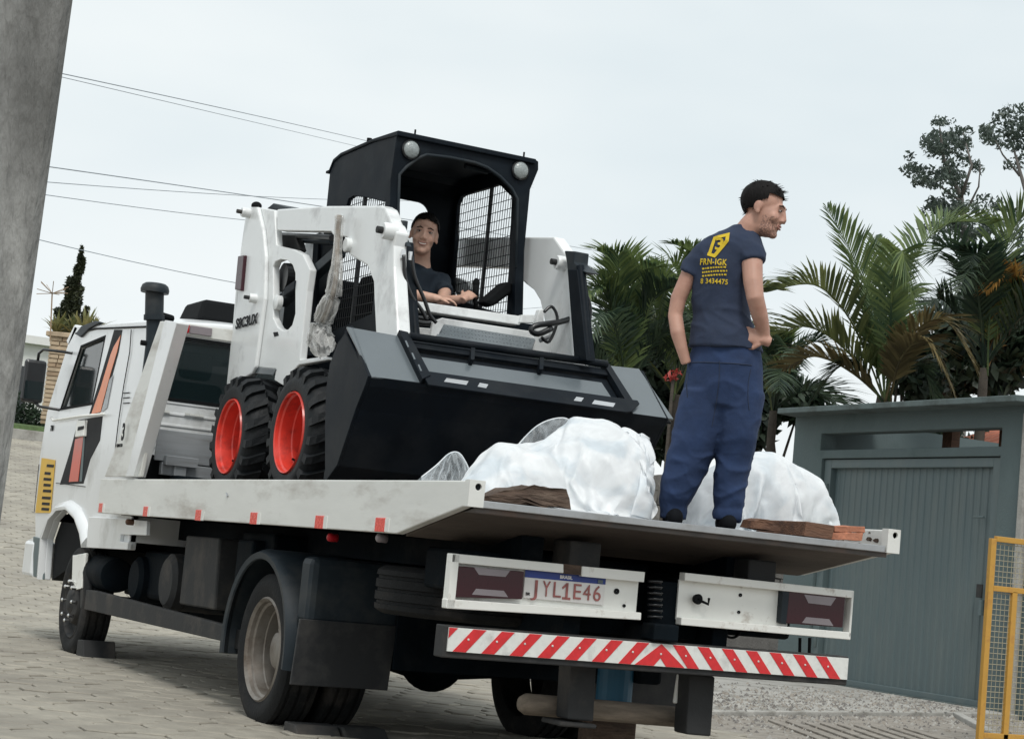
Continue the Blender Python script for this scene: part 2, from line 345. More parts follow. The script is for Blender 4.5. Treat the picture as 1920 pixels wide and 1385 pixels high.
def circ(ax, c, r, n=20):
    o = []
    for i in range(n):
        a = 2*PI*i/n; p = Vector(c); p[(ax+1) % 3] += r*math.cos(a); p[(ax+2) % 3] += r*math.sin(a); o.append(p)
    return o
def frontonly(me):
    bm_ = bmesh.new(); bm_.from_mesh(me); bmesh.ops.delete(bm_, geom=[f for f in bm_.faces if f.normal.z < .5], context='FACES'); bm_.to_mesh(me); bm_.free(); return me
def text_mesh(txt, size, bold=0.0, font_shear=0, space=1.0):
    cu = bpy.data.curves.new('lettering', 'FONT'); cu.body = txt; cu.size = size; cu.extrude = .0015; cu.offset = bold; cu.align_x = 'CENTER'; cu.align_y = 'CENTER'; cu.shear = font_shear; cu.space_character = space
    cu.resolution_u = 3
    o = bpy.data.objects.new('lettering', cu); COL.objects.link(o); bpy.context.view_layer.update()
    me = bpy.data.meshes.new_from_object(o.evaluated_get(bpy.context.evaluated_depsgraph_get()))
    bpy.data.objects.remove(o); return me
def put_text(txt, size, c, right, up, m_, parent, name='lettering', bold=0.0, width=None, space=1.0):
    me = text_mesh(txt, size, bold, space=space); r_ = Vector(right).normalized(); u_ = Vector(up).normalized(); n_ = r_.cross(u_)
    sx = 1.0
    if width:
        w_ = max(v.co.x for v in me.vertices)-min(v.co.x for v in me.vertices); sx = width/w_
    for v in me.vertices:
        q = v.co.copy(); v.co = Vector(c)+r_*q.x*sx+u_*q.y+n_*q.z
    return link(name, me, m_, parent)
def bake(bm_builder, voxel, smooth_iter=4, disp=None, post=0):
    """fuse overlapping closed volumes into one continuous skin"""
    me = bm_builder.mesh('tmp'); o = bpy.data.objects.new('tmp', me); COL.objects.link(o)
    r_ = o.modifiers.new('r', 'REMESH'); r_.mode = 'VOXEL'; r_.voxel_size = voxel
    if smooth_iter:
        s_ = o.modifiers.new('s', 'SMOOTH'); s_.iterations = smooth_iter; s_.factor = .5
    bpy.context.view_layer.update()
    e = bpy.data.meshes.new_from_object(o.evaluated_get(bpy.context.evaluated_depsgraph_get()))
    bpy.data.objects.remove(o)
    if disp:
        nn = [v.normal.copy() for v in e.vertices]
        for v, n_ in zip(e.vertices, nn): v.co = v.co + disp(v.co.copy(), n_)
    if post:
        bm_ = bmesh.new(); bm_.from_mesh(e)
        for _ in range(post): bmesh.ops.smooth_vert(bm_, verts=bm_.verts, factor=.5, use_axis_x=True, use_axis_y=True, use_axis_z=True)
        bm_.to_mesh(e); bm_.free()
    for p in e.polygons: p.use_smooth = True
    return e

# ================================================================== SETTING: ground
def gh(x, y):
    z = 0.0
    if y > 11: 
        t = y-11; z = .132*t*t/(t+4) if t < 26 else .132*26*26/30 + (t-26)*.02
    return z
def ground_strip(name, m_, xs, ys, dz=0.0):
    b = B(); g = [[b.bm.verts.new((x, y, gh(x, y)+dz)) for y in ys] for x in xs]
    for i in range(len(xs)-1):
        for j in range(len(ys)-1): b.bm.faces.new([g[i][j], g[i+1][j], g[i+1][j+1], g[i][j+1]])
    o = b.done(name, m_, smooth=True); o['kind'] = 'structure'; return o
def steps(a, b_, n): return [a+(b_-a)*i/n for i in range(n+1)]
ys = [-300, -100, -40, -15] + steps(-8, 11, 8) + steps(13, 60, 26) + [90, 200, 600]
ground = ground_strip('ground', 'joint_sand', [-300, -80, -30, -12, -6, 0, 4, 8, 14, 30, 80, 300], ys)
# dirt shoulder and concrete apron in front of the gate
def slab(name, poly, z, m_, th=.05):
    b = B(); b.prism([Vector((x, y, z-th)) for x, y in poly], (0, 0, th)); o = b.done(name, m_, bevel=.01); o['kind'] = 'structure'; return o
slab('dirt_shoulder', [(2.75, -6), (14, -6), (14, 6.9), (7.35, 6.68), (3.55, 5.1), (3.0, 5.4), (2.75, 5.0)], .012, 'asphalt_dirt', .03)
slab('concrete_apron', [(3.55, 5.12), (7.35, 6.70), (8.9, 7.0), (8.9, 30), (3.45, 30), (3.3, 5.6)], .05, 'concrete_light', .07)
slab('kerb', [(5.2, 3.4), (5.27, 3.36), (7.42, 6.6), (7.35, 6.66)], .055, 'concrete_light', .06)
# grooved ramp strips in the dirt
for i in range(9):
    b = B(); x0 = 3.3+i*.17; b.prism([Vector((x0, 3.2, .008)), Vector((x0+.09, 3.2, .008)), Vector((x0+.75, 4.9, .008)), Vector((x0+.66, 4.9, .008))], (0, 0, .02))
    b.done('concrete_ridge', 'asphalt_dirt', ground, bevel=.005)
# gravel
b = B(); R_ = random.Random(3)
for i in range(5200):
    if R_.random() < .6: x = R_.uniform(2.9, 8.2); y = R_.gauss(5.6+(x-3.5)*.42, .7); 
    else: x = R_.uniform(2.8, 8.3); y = R_.uniform(3.0, 9)
    s_ = R_.uniform(.006, .022)*(1.6 if R_.random() < .08 else 1)
    z = .05 if (y > 5.12+(x-3.55)*.416) else .012
    v = [b.bm.verts.new((x+s_*R_.uniform(.6, 1.3)*dx, y+s_*R_.uniform(.6, 1.3)*dy, z+s_*dz_)) for dx, dy, dz_ in ((1, 0, 0), (0, 1, 0), (-1, 0, 0), (0, -1, 0), (0, 0, .9))]
    for f in ((0, 1, 4), (1, 2, 4), (2, 3, 4), (3, 0, 4)): b.bm.faces.new([v[k] for k in f])
    for f in b.bm.faces[-4:] if False else (): pass
gr = b.done('gravel', ['concrete_light', 'stone_wall', 'asphalt_dirt']); gr['kind'] = 'stuff'; gr['label'] = 'loose gravel and rubble scattered over the dirt in front of the green gate'
for i, p in enumerate(gr.data.polygons): p.material_index = (i//4*7) % 3
# hexagonal paving blocks of the street
def hexverts(r, h):
    v = []
    for z, rr in ((-.02, r), (h-.006, r), (h, r-.008)):
        for k in range(6):
            a = PI/3*k+PI/6; v.append((rr*math.cos(a), rr*math.sin(a), z))
    return v
hexfaces = [(i, (i+1) % 6, 6+(i+1) % 6, 6+i) for i in range(6)] + [(6+i, 6+(i+1) % 6, 12+(i+1) % 6, 12+i) for i in range(6)] + [(12, 13, 14, 15, 16, 17)]
hm = bpy.data.meshes.new('paver'); hm.from_pydata(hexverts(.144, .03), [], hexfaces); hm.materials.append(MATS['paver'])
def inview(p):
    d = p-CAM; z = d.dot(_fw)
    if z < 1: return None
    return 960+F*d.dot(_r)/z, 692-F*d.dot(_u)/z, z
cells = []; R_ = random.Random(5)
row = 0; y = 0.6
while y < 36:
    x = -7.1 + (.13 if row % 2 else 0)
    while x < (8 if y > 12 else (3.1 if y > 5.0 else 2.7)):
        P_ = Vector((x, y, gh(x, y))); q = inview(P_)
        if q and q[1] < 2600: cells.append((q[2] if -20 < q[0] < 1300 and q[1] < 1400 and not (480 < q[0] and q[1] < 1240) else q[2]+40, P_))
        x += .26
    y += .26*.866; row += 1
cells.sort(key=lambda c: c[0])
sv, sf = [], []
for k, (dpt, P_) in enumerate(cells):
    dz = R_.uniform(-.006, .006); tx, ty = R_.uniform(-.014, .014), R_.uniform(-.014, .014)
    if k < 300:
        o = bpy.data.objects.new('paver', hm); COL.objects.link(o); o.location = P_+Vector((0, 0, dz)); o.rotation_euler = (tx, ty, R_.choice([0, PI/3, -PI/3])); o.parent = ground
    else:
        
        base = len(sv); sl = (gh(0, P_.y+.1)-gh(0, P_.y))/.1
        for v in hexverts(.144, .03): sv.append((P_.x+v[0], P_.y+v[1], P_.z+v[2]+dz+tx*v[1]*1.0+sl*v[1]))
        sf += [tuple(base+i for i in f) for f in hexfaces]
me = bpy.data.meshes.new('paving'); me.from_pydata(sv, [], sf); me.update()
o = link('paving', me, 'paver', ground, kind='stuff')

# ================================================================== utility pole and overhead cables
pt, pb = od(5.07, 132, 0), od(4.93, 0, 950)
dirp = (pt-pb).normalized()
base_e = pb - dirp*(pb.z/dirp.z) - dirp*.3; top_e = pt + dirp*6
ctr = base_e.copy(); ctr.z = 0
pole = thing('utility_pole', ctr, 'thick weathered concrete utility pole leaning at the left edge of the picture', 'utility pole')
side = (-_rt); back = Vector((0, 0, 1)).cross(_rt) if False else Vector((_fw.x, _fw.y, 0)).normalized()
def polesec(p, w, d): return [p+side*.018, p+side*(w-.018)-back*0, p+side*w+back*.03, p+side*w+back*d, p+back*d+side*.10, p+back*.035+side*.002]
b = B(); lo = polesec(base_e, .36, .26); hi = polesec(top_e, .27, .20)
va = [b.bm.verts.new(p) for p in lo]; vb = [b.bm.verts.new(p) for p in hi]
n_ = len(lo)
for i in range(n_): b.bm.faces.new([va[i], va[(i+1) % n_], vb[(i+1) % n_], vb[i]])
b.bm.faces.new(va); b.bm.faces.new(vb)
b.done('shaft', 'concrete_pole', pole, bevel=.006)
b = B(); ca = pb+dirp*1.5+side*.3
b.tube([pb+dirp*2.6-back*.004+side*.15, pb+dirp*2.6-back*.02+side*.15], .02, 8); b.done('bolt', 'steel', pole)
def V(*a): return Vector(a)
def cable(p0, p1, r, sag, label, mids=None):
    b = B(); n_ = 24; pts = [p0-(p1-p0)*.9+V(0, 0, 1.2)]
    for i in range(n_+1):
        t = i/n_; p = p0.lerp(p1, t); p.z -= sag*4*t*(1-t); pts.append(p)
    b.tube(pts, r, 5); o = b.done('power_cable', 'cable', smooth=True); tag(o, label, 'cable', None)
cable(od(9, 40, 122), od(34, 1000, 346), .0028, -.05, 'thickest overhead cable, upper strand reaching from the pole to the loader canopy')
cable(od(9, 44, 128), od(34, 1000, 352), .002, .0, 'overhead cable running just under the thickest one towards the loader canopy')
cable(od(12, 30, 304), od(38, 1230, 492), .004, -.05, 'second overhead cable down, passing behind the loader arm tops to the palms')
cable(od(14, 20, 336), od(38, 900, 372), .0035, .1, 'faint overhead cable just below the second one')
cable(od(14, 20, 356), od(38, 900, 430), .0035, .15, 'faint overhead cable meeting the loader arm top')
cable(od(14, 10, 434), od(38, 1180, 545), .0036, .5, 'lowest overhead cable, passing over the conifer')

# ================================================================== green gate wall
GX = 8.4
wall = thing('gatehouse_wall', (8.5, 9, 0), 'green-grey rendered boundary wall with flat roof slab holding the ribbed door', 'wall')
def yz(pts, x): return [Vector((x, y, z)) for y, z in pts]
b = B(); b.prism(yz([(6.6, -.1), (11.1, -.1), (11.1, 3.2), (6.6, 3.2)], GX), (.22, 0, 0), [yz([(7.42, -.05), (10.5, -.05), (10.5, 2.66), (7.42, 2.66)], GX), yz([(7.42, 2.76), (10.55, 2.76), (10.55, 2.96), (7.42, 2.96)], GX)])
b.done('wall_face', 'wall_green', wall, bevel=.008)
b = B(); b.box(GX+.22, 12, 10.9, 11.1, -.1, 3.2); b.box(GX+.22, 12, 6.6, 6.8, -.1, 3.2); b.done('return_wall', 'wall_green', wall)
b = B(); s0 = ox(8.05, 1458, 766); s1 = ox(8.05, 1906, 752)
b.hexa([Vector((8.05, s1.y, 3.17)), Vector((9.4, s1.y, 3.2)), Vector((9.4, 11.6, 3.2)), Vector((8.05, s0.y, 3.17)), Vector((8.05, s1.y, 3.235)), Vector((9.4, s1.y, 3.30)), Vector((9.4, 11.6, 3.30)), Vector((8.05, s0.y, 3.235))])
b.done('roof_slab', 'slab_green', wall, bevel=.008)
b = B(); b.box(8.33, 8.40, 6.95, 7.05, 0, 3.1); b.done('downpipe', 'concrete_light', wall, bevel=.02)
# door: ribbed sheet
b = B(); y = 7.52; pts = []
while y < 10.42:
    pts += [(y, .0), (y+.055, .0), (y+.068, .010), (y+.10, .010), (y+.113, .0)]; y += .113
lo = [b.bm.verts.new((8.52-d, yy, .10)) for yy, d in pts]; hi = [b.bm.verts.new((8.52-d, yy, 2.58)) for yy, d in pts]
for i in range(len(pts)-1): b.bm.faces.new([lo[i], lo[i+1], hi[i+1], hi[i]])
door = b.done('door', 'gate_green', wall)
b = B()
for y0, y1, z0, z1 in ((7.43, 7.56, .06, 2.65), (10.36, 10.49, .06, 2.65)): b.box(8.44, 8.55, y0, y1, z0, z1)
b.box(8.44, 8.55, 7.56, 10.36, 2.55, 2.65); b.box(8.445, 8.55, 7.56, 10.36, .06, .12)
b.done('door_frame', 'gate_green', door, bevel=.005)
b = B(); b.box(8.42, 8.46, 7.58, 7.62, 1.0, 1.16); b.tube([(8.43, 7.64, 2.02), (8.43, 7.80, 2.02)], .012, 8); b.done('handle', 'gate_green', door)
for zz in (.5, 1.4, 2.3):
    b = B(); b.tube([(8.432, 10.40, zz-.06), (8.432, 10.40, zz+.06)], .016, 8); b.done('hinge', 'slab_green', door)
b = B(); b.box(8.425, 8.45, 7.60, 7.68, 1.18, 1.32); b.done('lock', 'chassis_grey', door, bevel=.004)
b = B(); b.box(8.36, 8.5, 7.42, 10.5, -.02, .06); b.done('sill', 'slab_green', wall)
for i, yy in enumerate((8.2, 9.15)):
    b = B(); b.box(9.2, 9.32, yy, yy+.16, 0, 3.2); o = b.done('timber_post', 'wood_brown'); tag(o, ('brown timber post seen through the right half of the slot above the door', 'brown timber post seen through the middle of the slot above the door')[i], 'post', 'timber posts behind the gate')
b = B()
for i in range(9):
    b.hexa([Vector((13+i*.4, 9.2, 3.35+i*.13)), Vector((13+i*.4+.45, 9.2, 3.38+i*.13)), Vector((13+i*.4+.45, 15, 3.38+i*.13)), Vector((13+i*.4, 15, 3.35+i*.13)),
            Vector((13+i*.4, 9.2, 3.39+i*.13)), Vector((13+i*.4+.45, 9.2, 3.52+i*.13)), Vector((13+i*.4+.45, 15, 3.52+i*.13)), Vector((13+i*.4, 15, 3.39+i*.13))])
o = None
b.bm.free()
shed = thing('brick_shed', (13, 12.4, 0), 'low brick shed with red tiled roof glimpsed through the slot above the door', 'shed')
b = B(); b.box(12.5, 16, 11.5, 13.4, 0, 3.15); b.done('wall', 'brick_red', shed)
b = B()
for i in range(9): yy = 11.3+i*.26; b.hexa([Vector((12.2, yy, 3.12)), Vector((14.4, yy, 3.9)), Vector((14.4, yy+.24, 3.9)), Vector((12.2, yy+.24, 3.12)), Vector((12.2, yy+.05, 3.2)), Vector((14.4, yy+.05, 3.98)), Vector((14.4, yy+.19, 3.98)), Vector((12.2, yy+.19, 3.2))])
b.done('roof', 'roof_tile', shed)
# stone boundary wall further on
sw = thing('stone_wall', (8.8, 20, 0), 'low grey rough stone wall between the palms and the gatehouse', 'wall')
R_ = random.Random(9); meshes = []
b = B(); b.box(8.72, 9.0, 11.1, 40, -.2, 2.35); b.done('core', 'stone_wall', sw)
for k in range(5):
    b = B(); b.box(-.05, .05, -.17, .17, -.1, .1)
    for v in b.bm.verts: v.co += Vector([R_.uniform(-.02, .02) for _ in range(3)])
    me = b.mesh('stone'); me.materials.append(MATS['stone_wall']); meshes.append(me)
for rr in range(7):
    for k in range(12):
        o = bpy.data.objects.new('stone', meshes[(rr*5+k) % 5]); COL.objects.link(o); attach(o, sw)
        o.location = (8.70, 11.35+k*.36+(rr % 2)*.17, 1.1+rr*.215)
        

# ================================================================== yellow mesh panel leaning at right
g0 = oz(.02, 1836, 1392); yp = thing('mesh_panel', g0, 'yellow steel frame panel with grey wire mesh standing at the right edge', 'panel')
def V(*a): return Vector(a)
b = B(); tl = g0+V(0, .0, 1.62)
def barbox(b, p, q, w, d=None):
    d = d or w; p, q = Vector(p), Vector(q); ax = (q-p).normalized(); u, v = basis(ax)
    if abs(ax.z) > .7: u, v = V(1, 0, 0), V(0, 1, 0)
    else: u = ax.cross(V(0, 0, 1)).normalized(); v = V(0, 0, 1)
    c = [p-u*w-v*d, p+u*w-v*d, p+u*w+v*d, p-u*w+v*d]; c2 = [k+(q-p) for k in c]
    b.hexa([c[0], c[1], c[2], c[3], c2[0], c2[1], c2[2], c2[3]]); return b
for xo in (0, .25, 1.15):
    b = B(); barbox(b, g0+V(xo, 0, 0), g0+V(xo, 0, 1.60 if xo != .25 else 1.2), .026, .02); b.done('upright', 'yellow_paint', yp, bevel=.004)
for zz in (.06, 1.21, 1.60):
    b = B(); barbox(b, g0+V(.028, 0, zz), g0+V(1.12, 0, zz), .02, .022); b.done('crossbar', 'yellow_paint', yp, bevel=.004)
b = B(); 
for i in range(26): b.tube([g0+V(.04+i*.043, .0, .08), g0+V(.04+i*.043, 0, 1.58)], .0030, 4, False)
for i in range(35): b.tube([g0+V(.03, .004, .10+i*.043), g0+V(1.12, .004, .10+i*.043)], .0030, 4, False)
b.done('wire_mesh', 'wire_grey', yp)

# ================================================================== plants
def bez(pts, n):
    P_ = [Vector(p) for p in pts]
    if len(P_) == 3:
        a, m_, c = P_; k = m_*2-(a+c)*.5     # curve through the middle point
        return [a*(1-t)**2+k*2*t*(1-t)+c*t*t for t in [i/n for i in range(n+1)]]
    o = []
    seg = len(P_)-1
    for i in range(n+1):
        t = i/n*seg; j = min(int(t), seg-1); t -= j
        p0 = P_[max(j-1, 0)]; p1 = P_[j]; p2 = P_[j+1]; p3 = P_[min(j+2, seg)]
        o.append(.5*((2*p1)+(-p0+p2)*t+(2*p0-5*p1+4*p2-p3)*t*t+(-p0+3*p1-3*p2+p3)*t**3))
    return o
def frond(pts, leaf, m_, parent, R_, n=88, lift=.5, wid=.05, bare=.18, droop=.35):
    c = bez(pts, n); b = B()
    ln = sum((c[i+1]-c[i]).length for i in range(n))
    for i in range(0, n, 4):
        j = min(i+4, n); r0 = .016*(1-i/n)+.003; r1 = .016*(1-j/n)+.003
        b.tube([c[i], c[j]], [r0, r1], 4, False)
    for i in range(int(n*bare), n+1):
        t = i/n; d = (c[min(i+1, n)]-c[max(i-1, 0)]).normalized()
        s_ = d.cross(V(0, 0, 1))
        if s_.length < .2: s_ = d.cross(_fw)
        s_.normalize(); up_ = s_.cross(d).normalized()
        L_ = 1.32*leaf*(math.sin(PI*min(1, (t-bare)/(1-bare)*.82+.16))**.6)*R_.uniform(.85, 1.1)
        for sg in (-1, 1):
            if R_.random() < .06: continue
            q = (s_*sg*1.0 + up_*lift*R_.uniform(.7, 1.3) + d*(.75+.7*t)+Vector([R_.uniform(-.12, .12) for _ in range(3)])).normalized()
            w = d*wid*.5; p0 = c[i]; p1 = p0+q*L_*.5+V(0, 0, -droop*L_*.06); p2 = p0+q*L_*.95+V(0, 0, -droop*L_*.45)
            vv = [b.bm.verts.new(x) for x in (p0-w*.5, p0+w*.5, p1+w, p1-w, p2)]
            b.bm.faces.new(vv[0:4]); b.bm.faces.new([vv[3], vv[2], vv[4]])
    return b.done('frond', m_, parent, recalc=False)
def palm(name, base, crown, label, fronds, R_, trunks=1, extra=0, extra_len=1.8, extra_m=('palm_green',), leaf=.55, name_='palm_tree'):
    root = thing('palm_tree', (base.x, base.y, gh(base.x, base.y)), label, 'palm', 'palms behind the boundary wall')
    for k in range(trunks):
        o_ = V(R_.uniform(-.3, .3), R_.uniform(-.3, .3), 0) if k else V(0, 0, 0)
        b = B(); pts = [base+o_, base.lerp(crown, .5)+o_*.8, crown+o_*.3]
        c = bez(pts, 14); b.tube(c, [.11-.004*i + (.008 if i % 2 else 0) for i in range(15)], 10); b.done('trunk', 'trunk', root, smooth=True)
    for pts, lf, m_, lift in fronds: frond([crown+V(R_.uniform(-.05, .05), R_.uniform(-.05, .05), -.1)]+pts, lf, m_, root, R_, lift=lift)
    for k in range(extra):
        a = R_.uniform(0, 2*PI); el = R_.uniform(.2, 1.4); ln = extra_len*R_.uniform(.75, 1.15)
        h = V(math.cos(a)*math.cos(el), math.sin(a)*math.cos(el), math.sin(el))
        p1 = crown+h*ln*.55+V(0, 0, .12*ln); p2 = crown+V(h.x, h.y, 0)*ln*1.0+V(0, 0, h.z*ln*.75-.25*ln*math.cos(el))
        frond([crown, p1, p2], leaf*R_.uniform(.8, 1.1), R_.choice(extra_m), root, R_, n=40, lift=R_.uniform(.1, .7))
    return root
R_ = random.Random(21)
cd = 23.5
cr_ = od(cd, 1662, 745)
palm('palm_tree', V(cr_.x, cr_.y, 0), cr_, 'large palm with tall feathery green fronds above the flat roof slab of the gate', [
    ([od(cd-.3, 1640, 590), od(cd-.6, 1552, 392)], .62, 'palm_green', .5),
    ([od(cd+.2, 1625, 610), od(cd+.4, 1590, 480)], .5, 'palm_green', .3),
    ([od(cd, 1690, 540), od(cd+.3, 1765, 425), od(cd+.6, 1860, 420)], .60, 'palm_green', .6),
    ([od(cd-.5, 1672, 560), od(cd-1., 1690, 470), od(cd-1.2, 1715, 590)], .42, 'palm_green', .1),
    ([od(cd, 1600, 610), od(cd-.3, 1530, 535), od(cd-.5, 1436, 548)], .55, 'palm_olive', .7),
    ([od(cd, 1590, 660), od(cd, 1510, 612), od(cd+.4, 1425, 640)], .55, 'palm_olive', .6),
    ([od(cd, 1600, 700), od(cd, 1530, 668), od(cd+.4, 1470, 690)], .5, 'palm_brown', .4),
    ([od(cd-.4, 1700, 640), od(cd-.8, 1770, 600), od(cd-1., 1830, 690)], .45, 'palm_brown', .2),
    ([od(cd-.4, 1690, 670), od(cd-.8, 1740, 640), od(cd-1., 1790, 740)], .42, 'palm_brown', .1),
    ([od(cd, 1650, 620), od(cd+.5, 1660, 520), od(cd+.8, 1640, 450)], .5, 'palm_green', .4),
    ([od(cd, 1610, 690), od(cd, 1570, 690), od(cd, 1520, 755)], .35, 'palm_dark', .2),
    ([od(cd, 1700, 700), od(cd, 1730, 690), od(cd, 1760, 760)], .35, 'palm_dark', .2)], R_, trunks=3)
c2 = od(25, 1845, 690)
palm('palm_tree', V(c2.x, c2.y, 0), c2, 'palm with yellowing orange fronds near the right edge behind the gate roof', [
    ([od(24.8, 1860, 560), od(24.6, 1900, 430), od(24.5, 1945, 380)], .55, 'palm_green', .5),
    ([od(25, 1870, 600), od(24.8, 1880, 520), od(24.6, 1850, 545)], .35, 'palm_orange', .3),
    ([od(25, 1850, 590), od(24.8, 1840, 500), od(24.6, 1800, 470)], .5, 'palm_dark', .5),
    ([od(25, 1890, 590), od(24.8, 1905, 520), od(24.6, 1940, 560)], .4, 'palm_orange', .3),
    ([od(25, 1890, 620), od(24.8, 1930, 560), od(24.6, 1960, 600)], .5, 'palm_green', .5),
    ([od(25.4, 1800, 600), od(25.4, 1760, 560), od(25, 1730, 600)], .5, 'palm_dark', .4)], R_, extra=12, extra_len=2.0, extra_m=('palm_dark', 'palm_dark', 'palm_green'))
c3 = od(28, 1175, 735)
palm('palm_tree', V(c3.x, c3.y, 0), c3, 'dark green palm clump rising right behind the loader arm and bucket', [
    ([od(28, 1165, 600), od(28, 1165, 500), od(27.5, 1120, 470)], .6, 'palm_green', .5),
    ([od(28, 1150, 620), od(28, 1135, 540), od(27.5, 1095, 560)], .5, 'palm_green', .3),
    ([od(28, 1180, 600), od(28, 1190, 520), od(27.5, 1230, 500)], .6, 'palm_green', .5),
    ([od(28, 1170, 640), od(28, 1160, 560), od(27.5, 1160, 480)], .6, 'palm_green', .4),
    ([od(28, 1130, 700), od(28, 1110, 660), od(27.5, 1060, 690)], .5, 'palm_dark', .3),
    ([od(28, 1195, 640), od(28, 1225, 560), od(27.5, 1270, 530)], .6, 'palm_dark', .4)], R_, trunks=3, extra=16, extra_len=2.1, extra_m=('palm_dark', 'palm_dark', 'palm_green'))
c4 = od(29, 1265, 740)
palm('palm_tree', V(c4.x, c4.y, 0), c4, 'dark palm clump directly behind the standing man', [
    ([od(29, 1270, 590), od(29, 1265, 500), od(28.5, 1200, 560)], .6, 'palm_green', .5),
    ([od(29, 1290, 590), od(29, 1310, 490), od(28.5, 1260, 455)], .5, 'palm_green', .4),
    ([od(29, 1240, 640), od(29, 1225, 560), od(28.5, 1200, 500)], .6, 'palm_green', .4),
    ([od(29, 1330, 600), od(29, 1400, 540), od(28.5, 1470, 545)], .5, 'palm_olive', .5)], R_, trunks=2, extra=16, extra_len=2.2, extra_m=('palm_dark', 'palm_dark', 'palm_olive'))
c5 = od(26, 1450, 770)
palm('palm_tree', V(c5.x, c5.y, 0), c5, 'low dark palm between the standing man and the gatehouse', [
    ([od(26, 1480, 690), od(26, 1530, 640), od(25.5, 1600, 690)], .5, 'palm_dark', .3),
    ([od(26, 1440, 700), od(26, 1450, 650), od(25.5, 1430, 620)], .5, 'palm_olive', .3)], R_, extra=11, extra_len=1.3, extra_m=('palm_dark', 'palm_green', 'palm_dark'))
def leafcloud(b, c, rad, n, size, R_):
    for i in range(n):
        while True:
            q = Vector([R_.uniform(-1, 1) for _ in range(3)])
            if q.length < 1: break
        q = q*(.55+.45*R_.random()) if q.length < .5 else q
        p = c+Vector((q.x*rad[0], q.y*rad[1], q.z*rad[2]))
        s_ = size*R_.uniform(.6, 1.3); a = Vector([R_.gauss(0, 1) for _ in range(3)]).normalized(); e_ = a.cross(Vector([R_.gauss(0, 1) for _ in range(3)])).normalized()
        vv = [b.bm.verts.new(x) for x in (p-a*s_, p+e_*s_*.4, p+a*s_, p-e_*s_*.4)]; b.bm.faces.new(vv)
def shrub(px_list, dep, label, m_, size, dens, R_, cat='shrub'):
    g = od(dep, px_list[0][0], 900); root = thing('shrub', (g.x, g.y, gh(g.x, g.y)), label, cat, 'dark shrubs behind the wall')
    b = B()
    for x, y, rw, rh in px_list:
        c = od(dep, x, y); k = dep/F
        leafcloud(b, c, (rw*k, rw*k, rh*k), int(dens*rw*rh/100), size, R_)
    b.done('foliage', m_, root, recalc=False)
    b = B(); z0 = gh(g.x, g.y)
    for k in range(4): b.tube([V(g.x+.1*k, g.y, z0), V(g.x-.3+.25*k, g.y+.1, z0+1.4), od(dep, px_list[k % len(px_list)][0], px_list[k % len(px_list)][1])], [.05, .035, .015], 6)
    b.done('stem', 'trunk', root)
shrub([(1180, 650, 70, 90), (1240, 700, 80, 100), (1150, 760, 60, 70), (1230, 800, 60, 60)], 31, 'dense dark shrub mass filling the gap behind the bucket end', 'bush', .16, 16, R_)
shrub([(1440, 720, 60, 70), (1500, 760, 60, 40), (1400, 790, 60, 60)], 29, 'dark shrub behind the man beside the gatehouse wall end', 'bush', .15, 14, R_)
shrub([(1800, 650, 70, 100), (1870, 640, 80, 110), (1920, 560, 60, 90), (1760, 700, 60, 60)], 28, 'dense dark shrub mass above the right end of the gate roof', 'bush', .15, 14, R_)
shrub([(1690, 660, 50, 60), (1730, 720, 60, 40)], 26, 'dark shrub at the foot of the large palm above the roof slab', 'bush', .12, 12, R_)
sg_ = thing('shrub', (13, 15.5, 0), 'dark leafy shrub glimpsed through the left part of the slot above the door', 'shrub'); b = B()
for k in range(7): leafcloud(b, V(13.2, 13.6+k*.55, 3.3+.12*(k%2)), (.5, .5, .45), 260, .09, R_)
b.done('foliage', 'bush', sg_, recalc=False)
b = B(); b.tube([V(13.2, 15.3, 0), V(13.2, 15.2, 3.3)], .05, 6); b.done('stem', 'trunk', sg_)
hb = thing('heliconia', V(*(od(22, 1265, 900).xy), 0), 'red-leaved plant just left of the standing man above the bucket end', 'plant'); b = B()
for p in ((1266, 700, 12, 9), (1258, 708, 9, 6)): leafcloud(b, od(22, p[0], p[1]), (p[2]*22/F, .1, p[3]*22/F), 26, .04, R_)
b.done('leaf_cluster', 'heliconia', hb, recalc=False)
b = B(); q = od(22, 1262, 710); b.tube([V(q.x, q.y, 0), q], .02, 6); b.done('stem', 'trunk', hb)
# tall gum trees
def gum(label, dep, basepx, limbs, blobs, R_):
    b0 = od(dep, *basepx); g0_ = V(b0.x, b0.y, gh(b0.x, b0.y)); root = thing('gum_tree', g0_, label, 'tree', 'tall trees far behind the palms')
    b = B(); b.tube([g0_, b0], [.22, .12], 8)
    for pts, r0, r1 in limbs:
        P_ = [od(dep+R_.uniform(-.5, .5), *p) for p in pts]; P_[0] = od(dep, *pts[0]); n_ = len(P_)
        b.tube(P_, [r0+(r1-r0)*i/(n_-1) for i in range(n_)], 6)
    b.done('trunk', 'gum_trunk', root, smooth=True)
    b = B()
    for x, y, rw, rh, n in blobs:
        for k in range(n):
            a = R_.uniform(0, 2*PI); q = R_.random()**.6
            c = od(dep+R_.uniform(-1.2, 1.2), x+rw*q*1.12*math.cos(a), y+rh*q*1.12*math.sin(a)); leafcloud(b, c, (.17*R_.uniform(.7, 1.4), .2, .12), 30, .07, R_)
    b.done('crown', 'gum_leaf', root, recalc=False)
